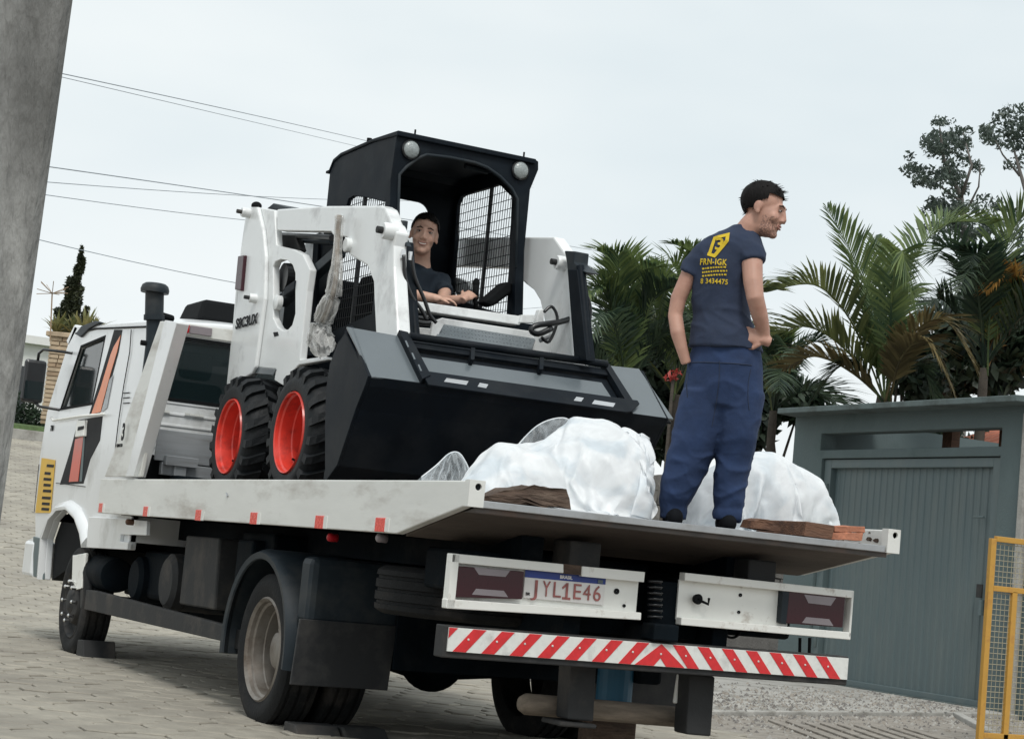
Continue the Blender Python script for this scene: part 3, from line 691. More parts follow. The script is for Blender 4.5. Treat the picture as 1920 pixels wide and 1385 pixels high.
gum('tall slender tree with open rounded crown, standing above the palm', 42, (1812, 600), [([(1812, 600), (1810, 450), (1802, 370), (1770, 300), (1762, 240)], .10, .02), ([(1802, 370), (1822, 310), (1806, 250)], .05, .015), ([(1810, 400), (1835, 350), (1838, 310)], .03, .01), ([(1804, 380), (1750, 340), (1722, 320)], .03, .01)],
    [(1770, 255, 42, 28, 22), (1765, 295, 55, 35, 26), (1722, 322, 20, 15, 7), (1745, 345, 28, 14, 9), (1800, 325, 36, 24, 12), (1795, 355, 26, 10, 5), (1770, 385, 36, 18, 14), (1790, 420, 55, 38, 34), (1850, 420, 40, 45, 26), (1890, 440, 30, 40, 20)], R_)
gum('tall tree with sparse crown cut by the right edge of the picture', 44, (1960, 560), [([(1960, 560), (1935, 400), (1912, 320), (1898, 270)], .08, .02), ([(1912, 330), (1880, 290), (1866, 262)], .03, .01), ([(1935, 400), (1960, 300), (1950, 240)], .05, .02)],
    [(1905, 225, 38, 22, 18), (1872, 255, 26, 24, 14), (1915, 262, 34, 24, 12), (1950, 245, 34, 40, 20), (1900, 300, 24, 14, 4)], R_)
# ---- far left: conifer, agave on the pillar, house
fd = 45
kp = fd/F
rt_ = od(fd, 104, 810); pz = gh(rt_.x, rt_.y)
mound = B(); mound.prism([V(2.0, 37.2, 2.9), V(9, 37.7, 2.9), V(12, 60, 2.9), V(0, 60, 2.9)], (0, 0, .42)); mm_ = mound.done('lawn', 'grass', bevel=.15); mm_['kind'] = 'structure'
b = B(); b.prism([V(1.5, 35.9, 2.5), V(9, 36.4, 2.5), V(9, 37.6, 2.5), V(1.5, 37.1, 2.5)], (0, 0, .62)); o = b.done('kerb', 'concrete_light', bevel=.03); o['kind'] = 'structure'
pl0 = od(fd, 74, 800); pl1 = od(fd, 134, 800); ptp = od(fd, 90, 628)
pil = thing('stone_pillar', (pl0.x, pl0.y, 3.4), 'beige stone gate pillar behind the wing mirror topped with spiky plants', 'pillar')
pw = (pl1-pl0); pw.z = 0; W_ = pw.length; pd = V(-pw.y, pw.x, 0).normalized(); pxu = pw.normalized(); H_ = ptp.z-3.4
b = B(); b.hexa([V(*(pl0.xy), 3.4)+pxu*a+pd*c+V(0, 0, e) for e in (0, H_) for a, c in ((0.02, .02), (W_+.3, .02), (W_+.3, .8), (.02, .8))]); b.done('core', 'stone_beige_dark', pil)
nr = 20
for r_ in range(nr):
    x = 0; k = 0
    while x < W_+.25:
        w = R_.uniform(.22, .5); w = min(w, W_+.3-x); h = H_/nr
        b = B(); z0 = 3.4+r_*h; off = R_.uniform(-.03, .01)
        b.hexa([V(*(pl0.xy), 0)+pxu*a+pd*c+V(0, 0, e) for e in (z0+.012, z0+h-.012) for a, c in ((x+.012, off-.02), (x+w-.012, off-.02), (x+w-.012, .1), (x+.012, .1))])
        b.done('stone', R_.choice(['stone_beige', 'stone_beige', 'stone_beige_dark']), pil); x += w
b = B(); b.hexa([V(*(pl0.xy), 3.4)+pxu*a+pd*c+V(0, 0, e) for e in (H_, H_+.12) for a, c in ((-.1, -.1), (W_+.45, -.1), (W_+.45, .9), (-.1, .9))]); b.done('coping', 'stone_beige', pil, bevel=.02)
ag = thing('agave_plant', V(*(pl0.xy), 3.4)+pxu*.5+V(0, 0, H_+.1), 'spiky yellow-green potted plants crowning the beige pillar', 'plant'); b = B(); ac = ag.location.copy()
for (ox_, n_, l_) in ((0.0, 60, .75), (.5, 60, .7), (-.45, 34, .8), (.25, 40, 1.0)):
    for i in range(n_):
        a = R_.uniform(0, 2*PI); el = R_.uniform(.5, 1.5); ln = l_*R_.uniform(.5, 1); h = V(math.cos(a)*math.cos(el), math.sin(a)*math.cos(el), math.sin(el)); c = ac+pxu*ox_+pd*.3
        s_ = h.cross(V(0, 0, 1)).normalized()*.045; b.quad(c-s_, c+s_, c+h*ln*.6+s_*.7, c+h*ln*.6-s_*.7); b.quad(c+h*ln*.6-s_*.7, c+h*ln*.6+s_*.7, c+h*ln+V(0, 0, -.1)+s_*.05, c+h*ln+V(0, 0, -.1)-s_*.05)
b.done('leaf_rosette', 'agave', ag, recalc=False)
b = B(); fs = od(fd, 94, 640); b.tube([fs, od(fd, 98, 548)], .018, 5)
for i in range(14):
    a = 2*PI*i/14; b.tube([od(fd, 98, 550), od(fd, 98, 550)+V(math.cos(a)*.38, math.sin(a)*.38, R_.uniform(-.05, .3))], .009, 4)
b.done('flower_stalk', 'stone_beige_dark', ag)
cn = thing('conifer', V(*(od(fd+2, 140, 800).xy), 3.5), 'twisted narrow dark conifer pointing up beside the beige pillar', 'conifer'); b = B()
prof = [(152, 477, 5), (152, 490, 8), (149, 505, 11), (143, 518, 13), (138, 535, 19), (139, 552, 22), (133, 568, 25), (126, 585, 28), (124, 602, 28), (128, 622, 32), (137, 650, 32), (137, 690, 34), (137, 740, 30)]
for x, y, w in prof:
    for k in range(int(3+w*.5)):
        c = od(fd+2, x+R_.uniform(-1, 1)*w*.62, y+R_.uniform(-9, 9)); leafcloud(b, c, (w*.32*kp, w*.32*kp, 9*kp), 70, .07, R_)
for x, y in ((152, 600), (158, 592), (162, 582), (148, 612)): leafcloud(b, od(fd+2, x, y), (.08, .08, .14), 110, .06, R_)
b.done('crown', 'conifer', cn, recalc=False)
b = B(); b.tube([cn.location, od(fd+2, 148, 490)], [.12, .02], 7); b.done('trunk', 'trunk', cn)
hs = thing('white_house', V(*(od(58, 45, 800).xy), 3.6), 'white rendered house far behind between the pole and the pillar', 'house')
h0 = od(58, 20, 640); 
b = B(); hx = h0.x; b.box(hx-6, hx+2.2, h0.y, h0.y+8, 3.4, h0.z); b.done('wall', 'render_white', hs)
b = B(); b.box(hx-6.3, hx+2.5, h0.y-.3, h0.y+8.3, h0.z, h0.z+.25); b.done('roof', 'render_white', hs)
for zz in (1.0, ): 
    b = B(); w0 = od(58, 28, 720); b.box(w0.x-.6, w0.x+.35, h0.y-.03, h0.y+.1, w0.z-1.0, w0.z+.6); b.done('window', 'dark_window', hs)
pcx = od(50, 40, 770); pc = thing('shrub', (pcx.x, pcx.y, 3.5), 'round dark green bush in front of the white house', 'shrub'); b = B(); leafcloud(b, od(50, 38, 770), (.5, .4, .6), 900, .07, R_); leafcloud(b, od(50, 62, 790), (.6, .4, .35), 900, .07, R_); b.done('foliage', 'bush', pc, recalc=False)

# ================================================================== TOW TRUCK
TR = thing('tow_truck', (0, 3.5, 0), 'white flatbed tow truck seen from behind with red-white striped rear bar', 'truck')
HW = 1.2
def yzp(pts, x): return [V(x, y, z) for y, z in pts]
railp = [(0, 1.40), (0, 1.292), (.757, 1.143), (6.46, 1.143), (6.46, 1.40)]
rails = []
for sx, x0 in ((-1, -HW), (1, HW-.045)):
    b = B(); b.prism(yzp(railp, x0), (.045, 0, 0)); rails.append(b.done('bed_side_rail', 'bed_white', TR, bevel=.006))
for x0 in (-HW-.003, HW-.075):
    b = B(); b.prism([V(x0, -.012, 1.285), V(x0+.078, -.012, 1.285), V(x0+.078, -.012, 1.405), V(x0, -.012, 1.405)], (0, .05, 0), [circ(1, (x0+.045, -.012, 1.375), .016, 14)])
    b.done('corner_post', 'bed_white', TR, bevel=.003)
    b = B(); b.tube([V(x0+.045, 0.0, 1.375), V(x0+.045, .03, 1.375)], .0165, 12); b.done('pin_hole', 'print_black', TR)
b = B(); b.box(-1.15, 1.15, 0.02, 6.45, 1.262, 1.302); b.done('deck_plate', 'deck_steel', TR, bevel=.003)
b = B(); b.box(-1.125, 1.12, -.004, .022, 1.285, 1.318); b.done('rear_lip', 'steel', TR, bevel=.003)
b = B(); b.prism(yzp([(0.0, 1.288), (.757, 1.135), (.757, 1.26), (.0, 1.30)], -1.15), (2.3, 0, 0)); b.done('tail_underplate', 'rusty_plate', TR, bevel=.004)
b = B()
for i in range(9): b.box(-1.14, 1.14, .95+i*.62, 1.02+i*.62, 1.14, 1.262)
for x in (-.62, .55): b.box(x-.06, x+.06, .45, 6.4, 1.0, 1.19)
b.done('bed_crossmember', 'chassis', TR)
for x in (-.40, .62):
    b = B(); b.box(x-.085, x+.085, .32, .5, 1.06, 1.19); b.done('rail_end_box', 'chassis_grey', TR, bevel=.01)
b = B()
for x in (-.42, .42): b.box(x-.045, x+.045, .35, 9.0, .72, 1.0)
for yy in (.5, 1.6, 3.6, 4.8, 6.0): b.box(-.4, .4, yy, yy+.1, .76, .96)
b.done('chassis_frame', 'chassis', TR, bevel=.008)
# reflectors on the rail
for px, py, s_ in ((189, 952, .085), (273, 959, .09), (372, 966, .095), (476, 972, .10), (599, 979, .10), (713, 984, .10)):
    c = ox(-HW-.002, px, py); b = B(); b.box(-HW-.006, -HW+.001, c.y-s_*.6, c.y+s_*.6, c.z-.032, c.z+.036); rf = b.done('reflector', 'red_reflector', TR, bevel=.002)
    b = B(); b.box(-HW-.0045, -HW+.001, c.y-s_*.6-.05, c.y-s_*.6-.0, c.z-.03, c.z+.034); b.done('reflective_edge', 'tape_white', rf)
for px, py, mname in ((619, 1007, 'lens_red'), (711, 1008, 'lens_clear'), (240, 978, 'wood_brown')):
    c = ox(-1.14, px, py); b = B(); b.lathe(c+V(.0, 0, 0), (-1, 0, 0), [(-.04, .001), (-.04, .022), (0, .022), (.01, .02), (.016, .012), (.017, .001)], 16); b.done('marker_lamp', mname, TR, smooth=True)
b = B(); a_ = ox(-HW-.001, 425, 924)
b.tube([a_, a_+V(-.004, -.04, -.02)], .006, 6); b.done('scratch_bolt', 'steel', TR)

# rear light housings
YB = .24
def rearquad(y, pts, th): b = B(); b.prism([oy(y, *p) for p in pts], (0, th, 0)); return b
def housing(parts, backp, holes, small):
    h = rearquad(.285, backp, .012).done('light_housing', 'lightbar_white', TR)
    for i, p in enumerate(parts):
        rearquad(YB, p, .055).done('housing_flange', 'lightbar_white', h, bevel=.004)
    for (x, y, r) in holes:
        c = oy(.283, x, y); b = B(); b.lathe(c, (0, -1, 0), [(0, .001), (.004, r), (-.01, r)], 14); b.done('hole', 'print_black', h)
    return h
hl = housing([[(848, 1037), (1057, 1057), (1057, 1066), (1210, 1081), (1209, 1092), (1209, 1086), (847, 1053)][0:2]+[(1057, 1057+17), (846, 1054)],
              [(1092, 1061), (1210, 1072), (1208, 1091), (1091, 1080)],
              [(838, 1122), (1203, 1148), (1202, 1162), (837, 1140)],
              [(848, 1037), (862, 1038), (852, 1141), (838, 1140)]],
             [(856, 1050), (1198, 1082), (1192, 1150), (848, 1130)], [(1156, 1108, .014), (1170, 1135, .008), (924, 1047, .004)], 0)
hr = housing([[(1285, 1073), (1602, 1107), (1600, 1121), (1284, 1088)],
              [(1278, 1157), (1596, 1185), (1595, 1199), (1277, 1171)],
              [(1598, 1107), (1602, 1107), (1595, 1199), (1591, 1199)]],
             [(1274, 1086), (1480, 1106), (1476, 1176), (1268, 1160)], [(1388, 1115, .009), (1385, 1147, .008), (1380, 1089, .006), (1395, 1090, .006)], 0)
b = B(); b.box(*[f(oy(.245, 1057, 1060).x, oy(.245, 1092, 1062).x) for f in (min, max)], .25, .30, 1.03, 1.075); b.done('bracket', 'wood_dark', TR)
# lamp clusters
def lamp(p, clears):
    o = rearquad(.243, p, .05).done('tail_lamp', 'lens_dark_red', TR, bevel=.006)
    for c in clears: rearquad(.241, c, .006).done('clear_lens', 'lens_clear', o, bevel=.001)
    return o
lamp([(853, 1060), (984, 1071), (980, 1123), (848, 1119)], [[(889, 1063), (957, 1069), (948, 1081), (898, 1077)], [(893, 1103), (945, 1107), (953, 1119), (885, 1114)]])
lamp([(1480, 1108), (1586, 1118), (1581, 1176), (1474, 1168)], [[(1508, 1114), (1568, 1120), (1558, 1135), (1516, 1130)], [(1512, 1156), (1555, 1160), (1563, 1173), (1504, 1167)]])
rearquad(.245, [(1468, 1108), (1480, 1109), (1474, 1170), (1464, 1167)], .045).done('lamp_surround', 'plastic_grey', TR)
b = B(); c = oy(.28, 1303, 1122); b.lathe(c, (0, -1, 0), [(0, .001), (.01, .022), (.03, .026), (.035, .018), (.03, .004)], 16); b.tube([c+V(.01, -.03, -.005), c+V(.05, -.045, -.02), c+V(.055, -.04, .01)], .007, 8); b.done('trailer_socket', 'black_matt', hr, smooth=True)
# number plate
PP = [oy(.272, *p) for p in ((985, 1067), (1136, 1081), (1132, 1134), (981, 1120))]
b = B(); b.prism(PP, (0, .008, 0)); npl = b.done('number_plate', 'plate_white', TR, bevel=.002)
def lerp2(u_, v_): return PP[0].lerp(PP[1], u_).lerp(PP[3].lerp(PP[2], u_), v_)
b = B(); b.prism([lerp2(0, 0)+V(0, -.002, 0), lerp2(1, 0)+V(0, -.002, 0), lerp2(1, .27)+V(0, -.002, 0), lerp2(0, .27)+V(0, -.002, 0)], (0, .003, 0)); b.done('blue_band', 'plate_blue', npl)
pr_ = (PP[1]-PP[0]); pu_ = (PP[0]-PP[3])
for k, ch in enumerate('JYL1E46'):
    cc_ = lerp2(.145+k*.126, .64)+V(0, -.003, 0)
    put_text('I' if ch == '1' else ch, .105, cc_, pr_, pu_, 'plate_letters', npl, width=.012 if ch == '1' else (.033 if ch == 'J' else .041), name='plate_letter')
    if ch == '1':
        r1 = pr_.normalized(); u1 = pu_.normalized(); b = B(); b.prism([cc_+r1*a+u1*c for a, c in ((-.022, -.038), (.022, -.038), (.022, -.027), (-.022, -.027))], (0, .002, 0)); b.prism([cc_+r1*a+u1*c for a, c in ((-.026, .018), (-.006, .038), (-.006, .024), (-.022, .009))], (0, .002, 0)); b.done('plate_letter', 'plate_letters', npl, kind='stuff')
put_text('BRASIL', .022, lerp2(.5, .15)+V(0, -.004, 0), pr_, pu_, 'plate_white', npl, bold=.0005)
put_text('BR', .02, lerp2(.05, .85)+V(0, -.003, 0), pr_, pu_, 'print_black', npl)
b = B(); b.box(*sorted((lerp2(.9, 0).x, lerp2(.96, 0).x)), .266, .27, lerp2(.93, .2).z-.006, lerp2(.93, .2).z+.010); b.done('flag_emblem', 'gate_green', npl)

# striped under-run board
S0, S1 = oy(.226, 843, 1172), oy(.226, 1591, 1237)
zb0, zb1 = .634, .742; xl, xr = -1.1216, 1.1216
b = B(); b.box(xl-.02, xr+.008, .236, .33, zb0-.03, zb1+.008); ubar = b.done('underrun_bar', 'chassis_grey', TR, bevel=.006)
b = B(); b.box(xl, xr, .226, .236, zb0, zb1); brd = b.done('stripe_board', 'tape_white', TR, bevel=.001)
xa = oy(.226, 1240, 1210).x; per = (oy(.226, 1240, 1210).x-oy(.226, 884, 1180).x)/7; sh = .095; rw = .066
def stripe(pts, lb=None):
    pts = [V(min(max(x, xl), xr), .2235, z) for x, z in pts]
    b = B(); b.prism(pts, (0, .0025, 0)); b.done('red_stripe', 'tape_red', brd)
for k in range(1, 9):
    xt = xa-k*per+.01
    if xt+rw < xl: continue
    p = [(xt, zb1-.001), (xt+rw, zb1-.001), (xt+rw-sh, zb0+.001), (xt-sh, zb0+.001)]
    if xt-sh < xl:
        t = (xt-xl)/sh if xt > xl else 0; t2 = (xt+rw-xl)/sh
        p = [(max(xt, xl), zb1-.001), (xt+rw, zb1-.001)] + ([(xt+rw-sh, zb0+.001), (xl, zb0+.001)] if xt+rw-sh > xl else [(xl, zb1-t2*(zb1-zb0))]) + ([(xl, zb1-t*(zb1-zb0))] if xt > xl and xt-sh < xl else [])
    stripe(p)
prr = (oy(.226, 1553, 1233).x-oy(.226, 1240, 1210).x)/7
for k in range(1, 8):
    xt = xa+k*prr-.045; p = [(xt-rw*.5, zb1-.001), (xt+rw*.5, zb1-.001), (xt+rw*.5+sh, zb0+.001), (xt-rw*.5+sh, zb0+.001)]
    if xt+rw*.5+sh > xr:
        t = max(0, (xr-xt-rw*.5)/sh); p = [(xt-rw*.5, zb1-.001), (min(xr, xt+rw*.5), zb1-.001), (xr, zb1-t*(zb1-zb0)), (xr, zb0+.001), (xt-rw*.5+sh, zb0+.001)]
    stripe(p)
b = B(); b.prism([V(xa, .2235, zb1-.001), V(xa+sh+.045, .2235, zb0+.001), V(xa+.035, .2235, zb0+.001), V(xa, .2235, zb0+.04), V(xa-.035, .2235, zb0+.001), V(xa-sh-.045, .2235, zb0+.001)], (0, .0025, 0)); b.done('red_stripe', 'tape_red', brd)
for k in range(-8, 9):
    b = B(); c = V(xa+k*(per if k < 0 else prr)+(-.012 if k < 0 else 0), .2225, (zb0+zb1)/2+.005)
    if xl < c.x < xr: b.lathe(c, (0, -1, 0), [(0, .001), (0, .0055), (.003, .004), (.0035, .001)], 8); b.done('rivet', 'tape_white', brd)
# props and things under the tail
def prop(pts, y, th, m_, name='support_leg', **k): return rearquad(y, pts, th).done(name, m_, TR, bevel=.008, **k)
prop([(1070, 1245), (1118, 1249), (1113, 1352), (1064, 1348)], .42, .12, 'chassis_grey')
prop([(1052, 1352), (1120, 1358), (1119, 1366), (1050, 1361)], .38, .2, 'chassis_grey', 'foot_plate')
prop([(1293, 1262), (1341, 1268), (1333, 1380), (1287, 1376)], .40, .12, 'chassis_grey')
prop([(1272, 1262), (1291, 1264), (1288, 1320), (1264, 1318)], .50, .02, 'lightbar_white', 'warning_plate')
b = B(); a0, a1 = oy(.62, 975, 1318), oy(.62, 1292, 1345)
b.tube([a0, a0.lerp(a1, .03), a1], [.035, .052, .052], 12); b.done('cross_beam', 'wood_grey', TR, smooth=True)
b = B(); b.box(*sorted((oy(.9, 1112, 1350).x, oy(.9, 1195, 1350).x)), .9, 1.05, .0, .34); b.done('jack_post', 'wood_dark', TR, bevel=.01)
b = B(); c = oy(1.0, 1152, 1290); b.tube([c-V(0, 0, .10), c+V(0, 0, .16)], .095, 20); b.done('air_reservoir', 'drum_blue', TR, bevel=.01)
prop([(1180, 1252), (1275, 1260), (1268, 1330), (1176, 1325)], 1.15, .02, 'flap', 'rear_flap')
b = B(); b.box(-.62, 1.0, 1.95, 1.97, .42, 1.0); b.done('added_dark_panel', 'chassis', TR)  # added black panel, hides the bright ground behind the underbody
b = B(); c = V(-.02, 2.76, .47); b.ball(c, .20, .24, .22, seg=20, rg=14); b.tube([c+V(-.95, 0, 0), c+V(-.4, 0, 0), c+V(-.15, 0, 0), c+V(.15, 0, 0), c+V(.95, 0, 0)], [.07, .08, .14, .14, .07], 12); b.tube([c+V(0, 0, 0), c+V(0, 3.5, .3)], .05, 10)
b.done('rear_axle', 'chassis', TR, smooth=True)
b = B()
for sx in (-1, 1):
    for k in range(6): b.box(sx*.52-.035, sx*.52+.035, 2.76-.6+k*.08, 2.76+.6-k*.08, .56+k*.02, .577+k*.02)
b.done('leaf_spring', 'chassis', TR)
# coupling coils between the light housings
b = B(); b.box(-.02, .13, .3, .36, .70, 1.04); b.box(-.05, .16, .32, .5, .62, .82)
cc = oy(.27, 1236, 1180); b.box(cc.x-.07, cc.x+.07, .20, .32, cc.z-.05, cc.z+.03)
b.done('tow_coupling', 'chassis', TR, bevel=.008)
for k in range(7):
    b = B(); c = oy(.26, 1228, 1092+k*11); pts = [c+V(.035*math.cos(a), .03*math.sin(a), .010*a/6) for a in [2*PI*i/10 for i in range(11)]]; b.tube(pts, .006, 5); b.done('air_coil', 'black_paint', TR, smooth=True)
b = B(); c = oy(.5, 1372, 1180); b.tube([c+V(.05*math.cos(a), 0, .04*math.sin(a)) for a in [PI*.9+2*PI*.62*i/12 for i in range(13)]], .007, 6); b.done('safety_loop', 'black_matt', TR)
for px in (1518, 1500):
    b = B(); b.tube([oy(.34, px, 1195), oy(.34, px-1, 1236)], .008, 6); b.done('stay', 'black_matt', TR)
# crowded dark underbody
b = B()
b.box(-.95, -.5, .55, .95, .9, 1.1); b.box(.35, .95, .5, 1.5, .80, 1.08); b.box(-.38, .38, 1.0, 3.9, .80, 1.12); b.box(-.9, .9, 3.3, 3.9, .75, 1.1); b.box(-.34, .34, 4.0, 8.6, .48, .98)
b.box(.5, 1.0, 3.6, 5.6, .45, 1.05); b.box(-.98, -.5, 3.45, 3.75, .5, 1.05); b.box(-.45, -.30, 4.0, 6.3, .40, 1.1); b.box(.3, .45, .9, 3.9, .5, .9)
b.done('underbody_box', 'chassis', TR, bevel=.02)
# spare tyre lying flat
def tyre(name, c, ax, R, w, parent, m_='rubber', grooves=3, rr=.29):
    b = B(); h = w/2; g = []
    prof = [(-h*.72, rr), (-h*.86, rr+.01), (-h, rr+(R-rr)*.45), (-h*.97, R-.045), (-h*.86, R-.016), (-h*.78, R-.004)]
    for k in range(grooves):
        x = -h*.5+k*h/(grooves-1) if grooves > 1 else 0
        prof += [(x-.011, R), (x-.007, R-.012), (x+.007, R-.012), (x+.011, R)]
    prof += [(h*.78, R-.004), (h*.86, R-.016), (h*.97, R-.045), (h, rr+(R-rr)*.45), (h*.86, rr+.01), (h*.72, rr)]
    b.lathe(c, ax, prof, 56, close=True); return b.done(name, m_, parent, angle=35)
sp = tyre('spare_tyre', (-.53, 1.27, .865), (0, 0, 1), .49, .25, TR); 
b = B(); b.lathe((-.53, 1.27, .865), (0, 0, 1), [(-.1, .29), (-.1, .27), (-.02, .25), (-.02, .05)], 30); b.done('spare_rim', 'rim_metal', sp, smooth=True)
# road wheels
def wheel(c, sgn, R, w, front, parent):
    c = V(*c); t = tyre('tyre', c, (1, 0, 0), R, w, parent)
    o_ = V(-sgn, 0, 0) if False else V(sgn, 0, 0)
    h = w/2; b = B()
    if front: prof = [(h*.86, .295), (h*.9, .285), (h*.7, .27), (h*.4, .255), (h*.35, .20), (h*.9, .17), (h*1.0, .14), (h*1.0, .10), (h*1.2, .07), (h*1.25, .05), (h*1.25, .001)]
    else: prof = [(h*.86, .300), (h*.93, .290), (h*.8, .275), (h*.62, .272), (h*.55, .258), (h*.1, .252), (h*.05, .246), (-h*.5, .242), (-h*.62, .215), (-h*.55, .15), (-h*.5, .12), (-h*.1, .11), (h*.2, .10), (h*.3, .07), (h*.3, .001)]
    b.lathe(c, o_, prof, 48); rim = b.done('rim', 'chassis_grey' if front else 'rim_metal', t, angle=30)
    if not front:
        for k in range(8):
            a = 2*PI*(k+.5)/8; p = c+V(0, math.cos(a)*.185, math.sin(a)*.185)+o_*(-h*.575); b = B(); b.lathe(p, o_, [(.001, .001), (.004, .03), (-.01, .03)], 12); b.done('hand_hole', 'print_black', t)
    for k in range(8):
        a = 2*PI*k/8; p = c+V(0, math.cos(a)*.155, math.sin(a)*.155)+o_*(h*(1.0 if front else -.5)); b = B(); b.tube([p, p+o_*.035, p+o_*.045], [.016, .016, .008], 8); b.done('wheel_nut', 'chrome' if front else 'rim_metal', t)
    return t
RW = .435
for sg in (-1, 1):
    wheel((sg*.985, 2.76, RW), sg, RW, .25, False, TR); t = tyre('tyre', (sg*.70, 2.76, RW), (1, 0, 0), RW, .25, TR)
    wheel((sg*.95, 7.45, RW-.005), sg, RW, .24, True, TR)
b = B(); b.tube([(-.9, 7.45, .44), (.9, 7.45, .44)], .06, 10); b.done('front_axle', 'chassis', TR)
# rear fenders + flaps
for sg in (-1, 1):
    b = B(); c = V(0, 2.76, .43); n_ = 22; va = []
    for i in range(n_+1):
        a = math.radians(-8+196*i/n_); rr = .545
        va.append([b.bm.verts.new(V(x, 2.76-rr_*math.cos(a)*1.02, .44+rr_*math.sin(a))) for x, rr_ in ((sg*1.16, rr-.035), (sg*1.165, rr), (sg*1.12, rr+.022), (sg*.60, rr+.022), (sg*.60, rr+.01), (sg*1.11, rr+.006), (sg*1.15, rr-.04))])
    b.skin(va, caps=True); b.done('rear_fender', 'plastic_grey', TR, angle=40)
    b = B(); b.box(min(sg*1.17, sg*.60), max(sg*1.17, sg*.60), 2.0, 2.02, .30, .655)
    for v in b.bm.verts: v.co.y += (.655-v.co.z)*.12
    fl = b.done('mud_flap', 'flap', TR, bevel=.004)
    b = B(); b.box(min(sg*1.12, sg*.56), max(sg*1.12, sg*.56), 2.03, 2.22, .62, .99); b.done('fender_back_panel', 'plastic_grey', TR, bevel=.04)
# side guard, tanks, tool box, battery box
def side(pts, x, th, name, m_, bev=.006, parent=None, **k):
    b = B(); b.prism([ox(x, *p) for p in pts], (th, 0, 0)); return b.done(name, m_, parent or TR, bevel=bev, **k)
side([(150, 1104), (176, 1106), (440, 1176), (440, 1207), (150, 1140)], -1.06, .05, 'side_guard', 'chassis_grey')
side([(417, 1174), (450, 1180), (448, 1217), (417, 1212)], -1.07, .07, 'guard_end', 'chassis_grey')
p0 = [ox(-1.06, 150, 1104), ox(-1.06, 440, 1176)]
b = B(); b.box(1.01, 1.06, 3.4, 6.6, .45, .6); b.done('side_guard', 'chassis_grey', TR, bevel=.006)
side([(349, 1003), (411, 1008), (402, 1143), (335, 1132)], -1.0, .45, 'tool_box', 'chassis_grey', .015)
for cx_, cy_, rr in ((250, 1085, .17), (310, 1090, .2)):
    c = ox(-.95, cx_, cy_); b = B(); b.lathe(c, (1, 0, 0), [(0, .001), (-.0, rr*.8), (.03, rr), (.10, rr*1.02), (.11, rr*.98), (.3, rr), (.31, rr*1.02), (.5, rr), (.5, .001)], 32); b.done('air_tank', 'chassis_grey' if cx_ > 300 else 'chassis', TR, angle=35)
c = ox(-.92, 200, 1075); b = B(); b.lathe(c, (0, 1, 0), [(-.34, .001), (-.34, .10), (-.32, .13), (-.2, .14), (.25, .14), (.32, .1), (.34, .001)], 24); b.done('fuel_tank', 'chassis', TR, angle=40)
b = B(); b.box(-.88, -.5, 4.2, 6.2, .55, .9); b.done('fuel_tank', 'chassis', TR, bevel=.04)

# ---------------- cab
CX = 1.05
def cs(px, py): p = ox(-CX, px, py); return (p.y, p.z)
yB = 6.02                                              # back wall plane
arch = [cs(*p) for p in ((164, 1026), (160, 1000), (150, 972), (134, 955), (116, 957), (100, 975), (88, 1010), (82, 1086))]
prof_side = [(yB, cs(240, 1030)[1]), *arch, cs(57, 1080), cs(52, 1012), cs(66, 1005), cs(66, 955), cs(74, 860), cs(88, 772), cs(128, 643), cs(140, 612), (yB+.1, cs(283, 606)[1]+.02), (yB, cs(283, 606)[1]-.05)]
win = [cs(*p) for p in ((152, 652), (196, 634), (172, 754), (115, 764))]
for sg in (-1, 1):
    b = B(); x = sg*CX; b.prism([V(x, y, z) for y, z in prof_side], (-sg*.06, 0, 0), [[V(x, y, z) for y, z in win]])
    sd_ = b.done('cab_side', 'cab_white', TR, bevel=.008)
    b = B(); b.prism([V(x-sg*.02, y, z) for y, z in win], (-sg*.006, 0, 0)); b.done('door_glass', 'cab_glass', TR)
    if sg < 0: sideL = sd_
    wc_ = V(0, sum(y for y, z in win)/4, sum(z for y, z in win)/4); ring_o = [V(x, y+(y-wc_.y)*.07, z+(z-wc_.z)*.09) for y, z in win]
    b = B(); b.prism([p+V(sg*.002, 0, 0) for p in ring_o], (-sg*.03, 0, 0), [[V(x+sg*.002, y, z) for y, z in win]]); b.done('window_seal', 'black_matt', sd_)
zr0 = cs(283, 606)[1]-.02; zr1 = cs(140, 612)[1]; yf_ = cs(140, 612)[0]
b = B(); nx, ny = 14, 12; g = []
for i in range(nx+1):
    x = -CX+2*CX*i/nx; row_ = []
    for j in range(ny+1):
        t = j/ny; y = yB-.03+(yf_+.10-yB)*t; z = zr0+(zr1-zr0)*t+.17*(1-abs(x/CX)**3.5)*(math.sin(PI*(.12+.8*t))**.6)-.02
        row_.append(b.bm.verts.new((x, y, z)))
    g.append(row_)
for i in range(nx):
    for j in range(ny): b.bm.faces.new([g[i][j], g[i+1][j], g[i+1][j+1], g[i][j+1]])
rf_ = b.done('cab_roof', 'cab_white', TR, smooth=True); so = rf_.modifiers.new('s', 'SOLIDIFY'); so.thickness = .05; so.offset = -1
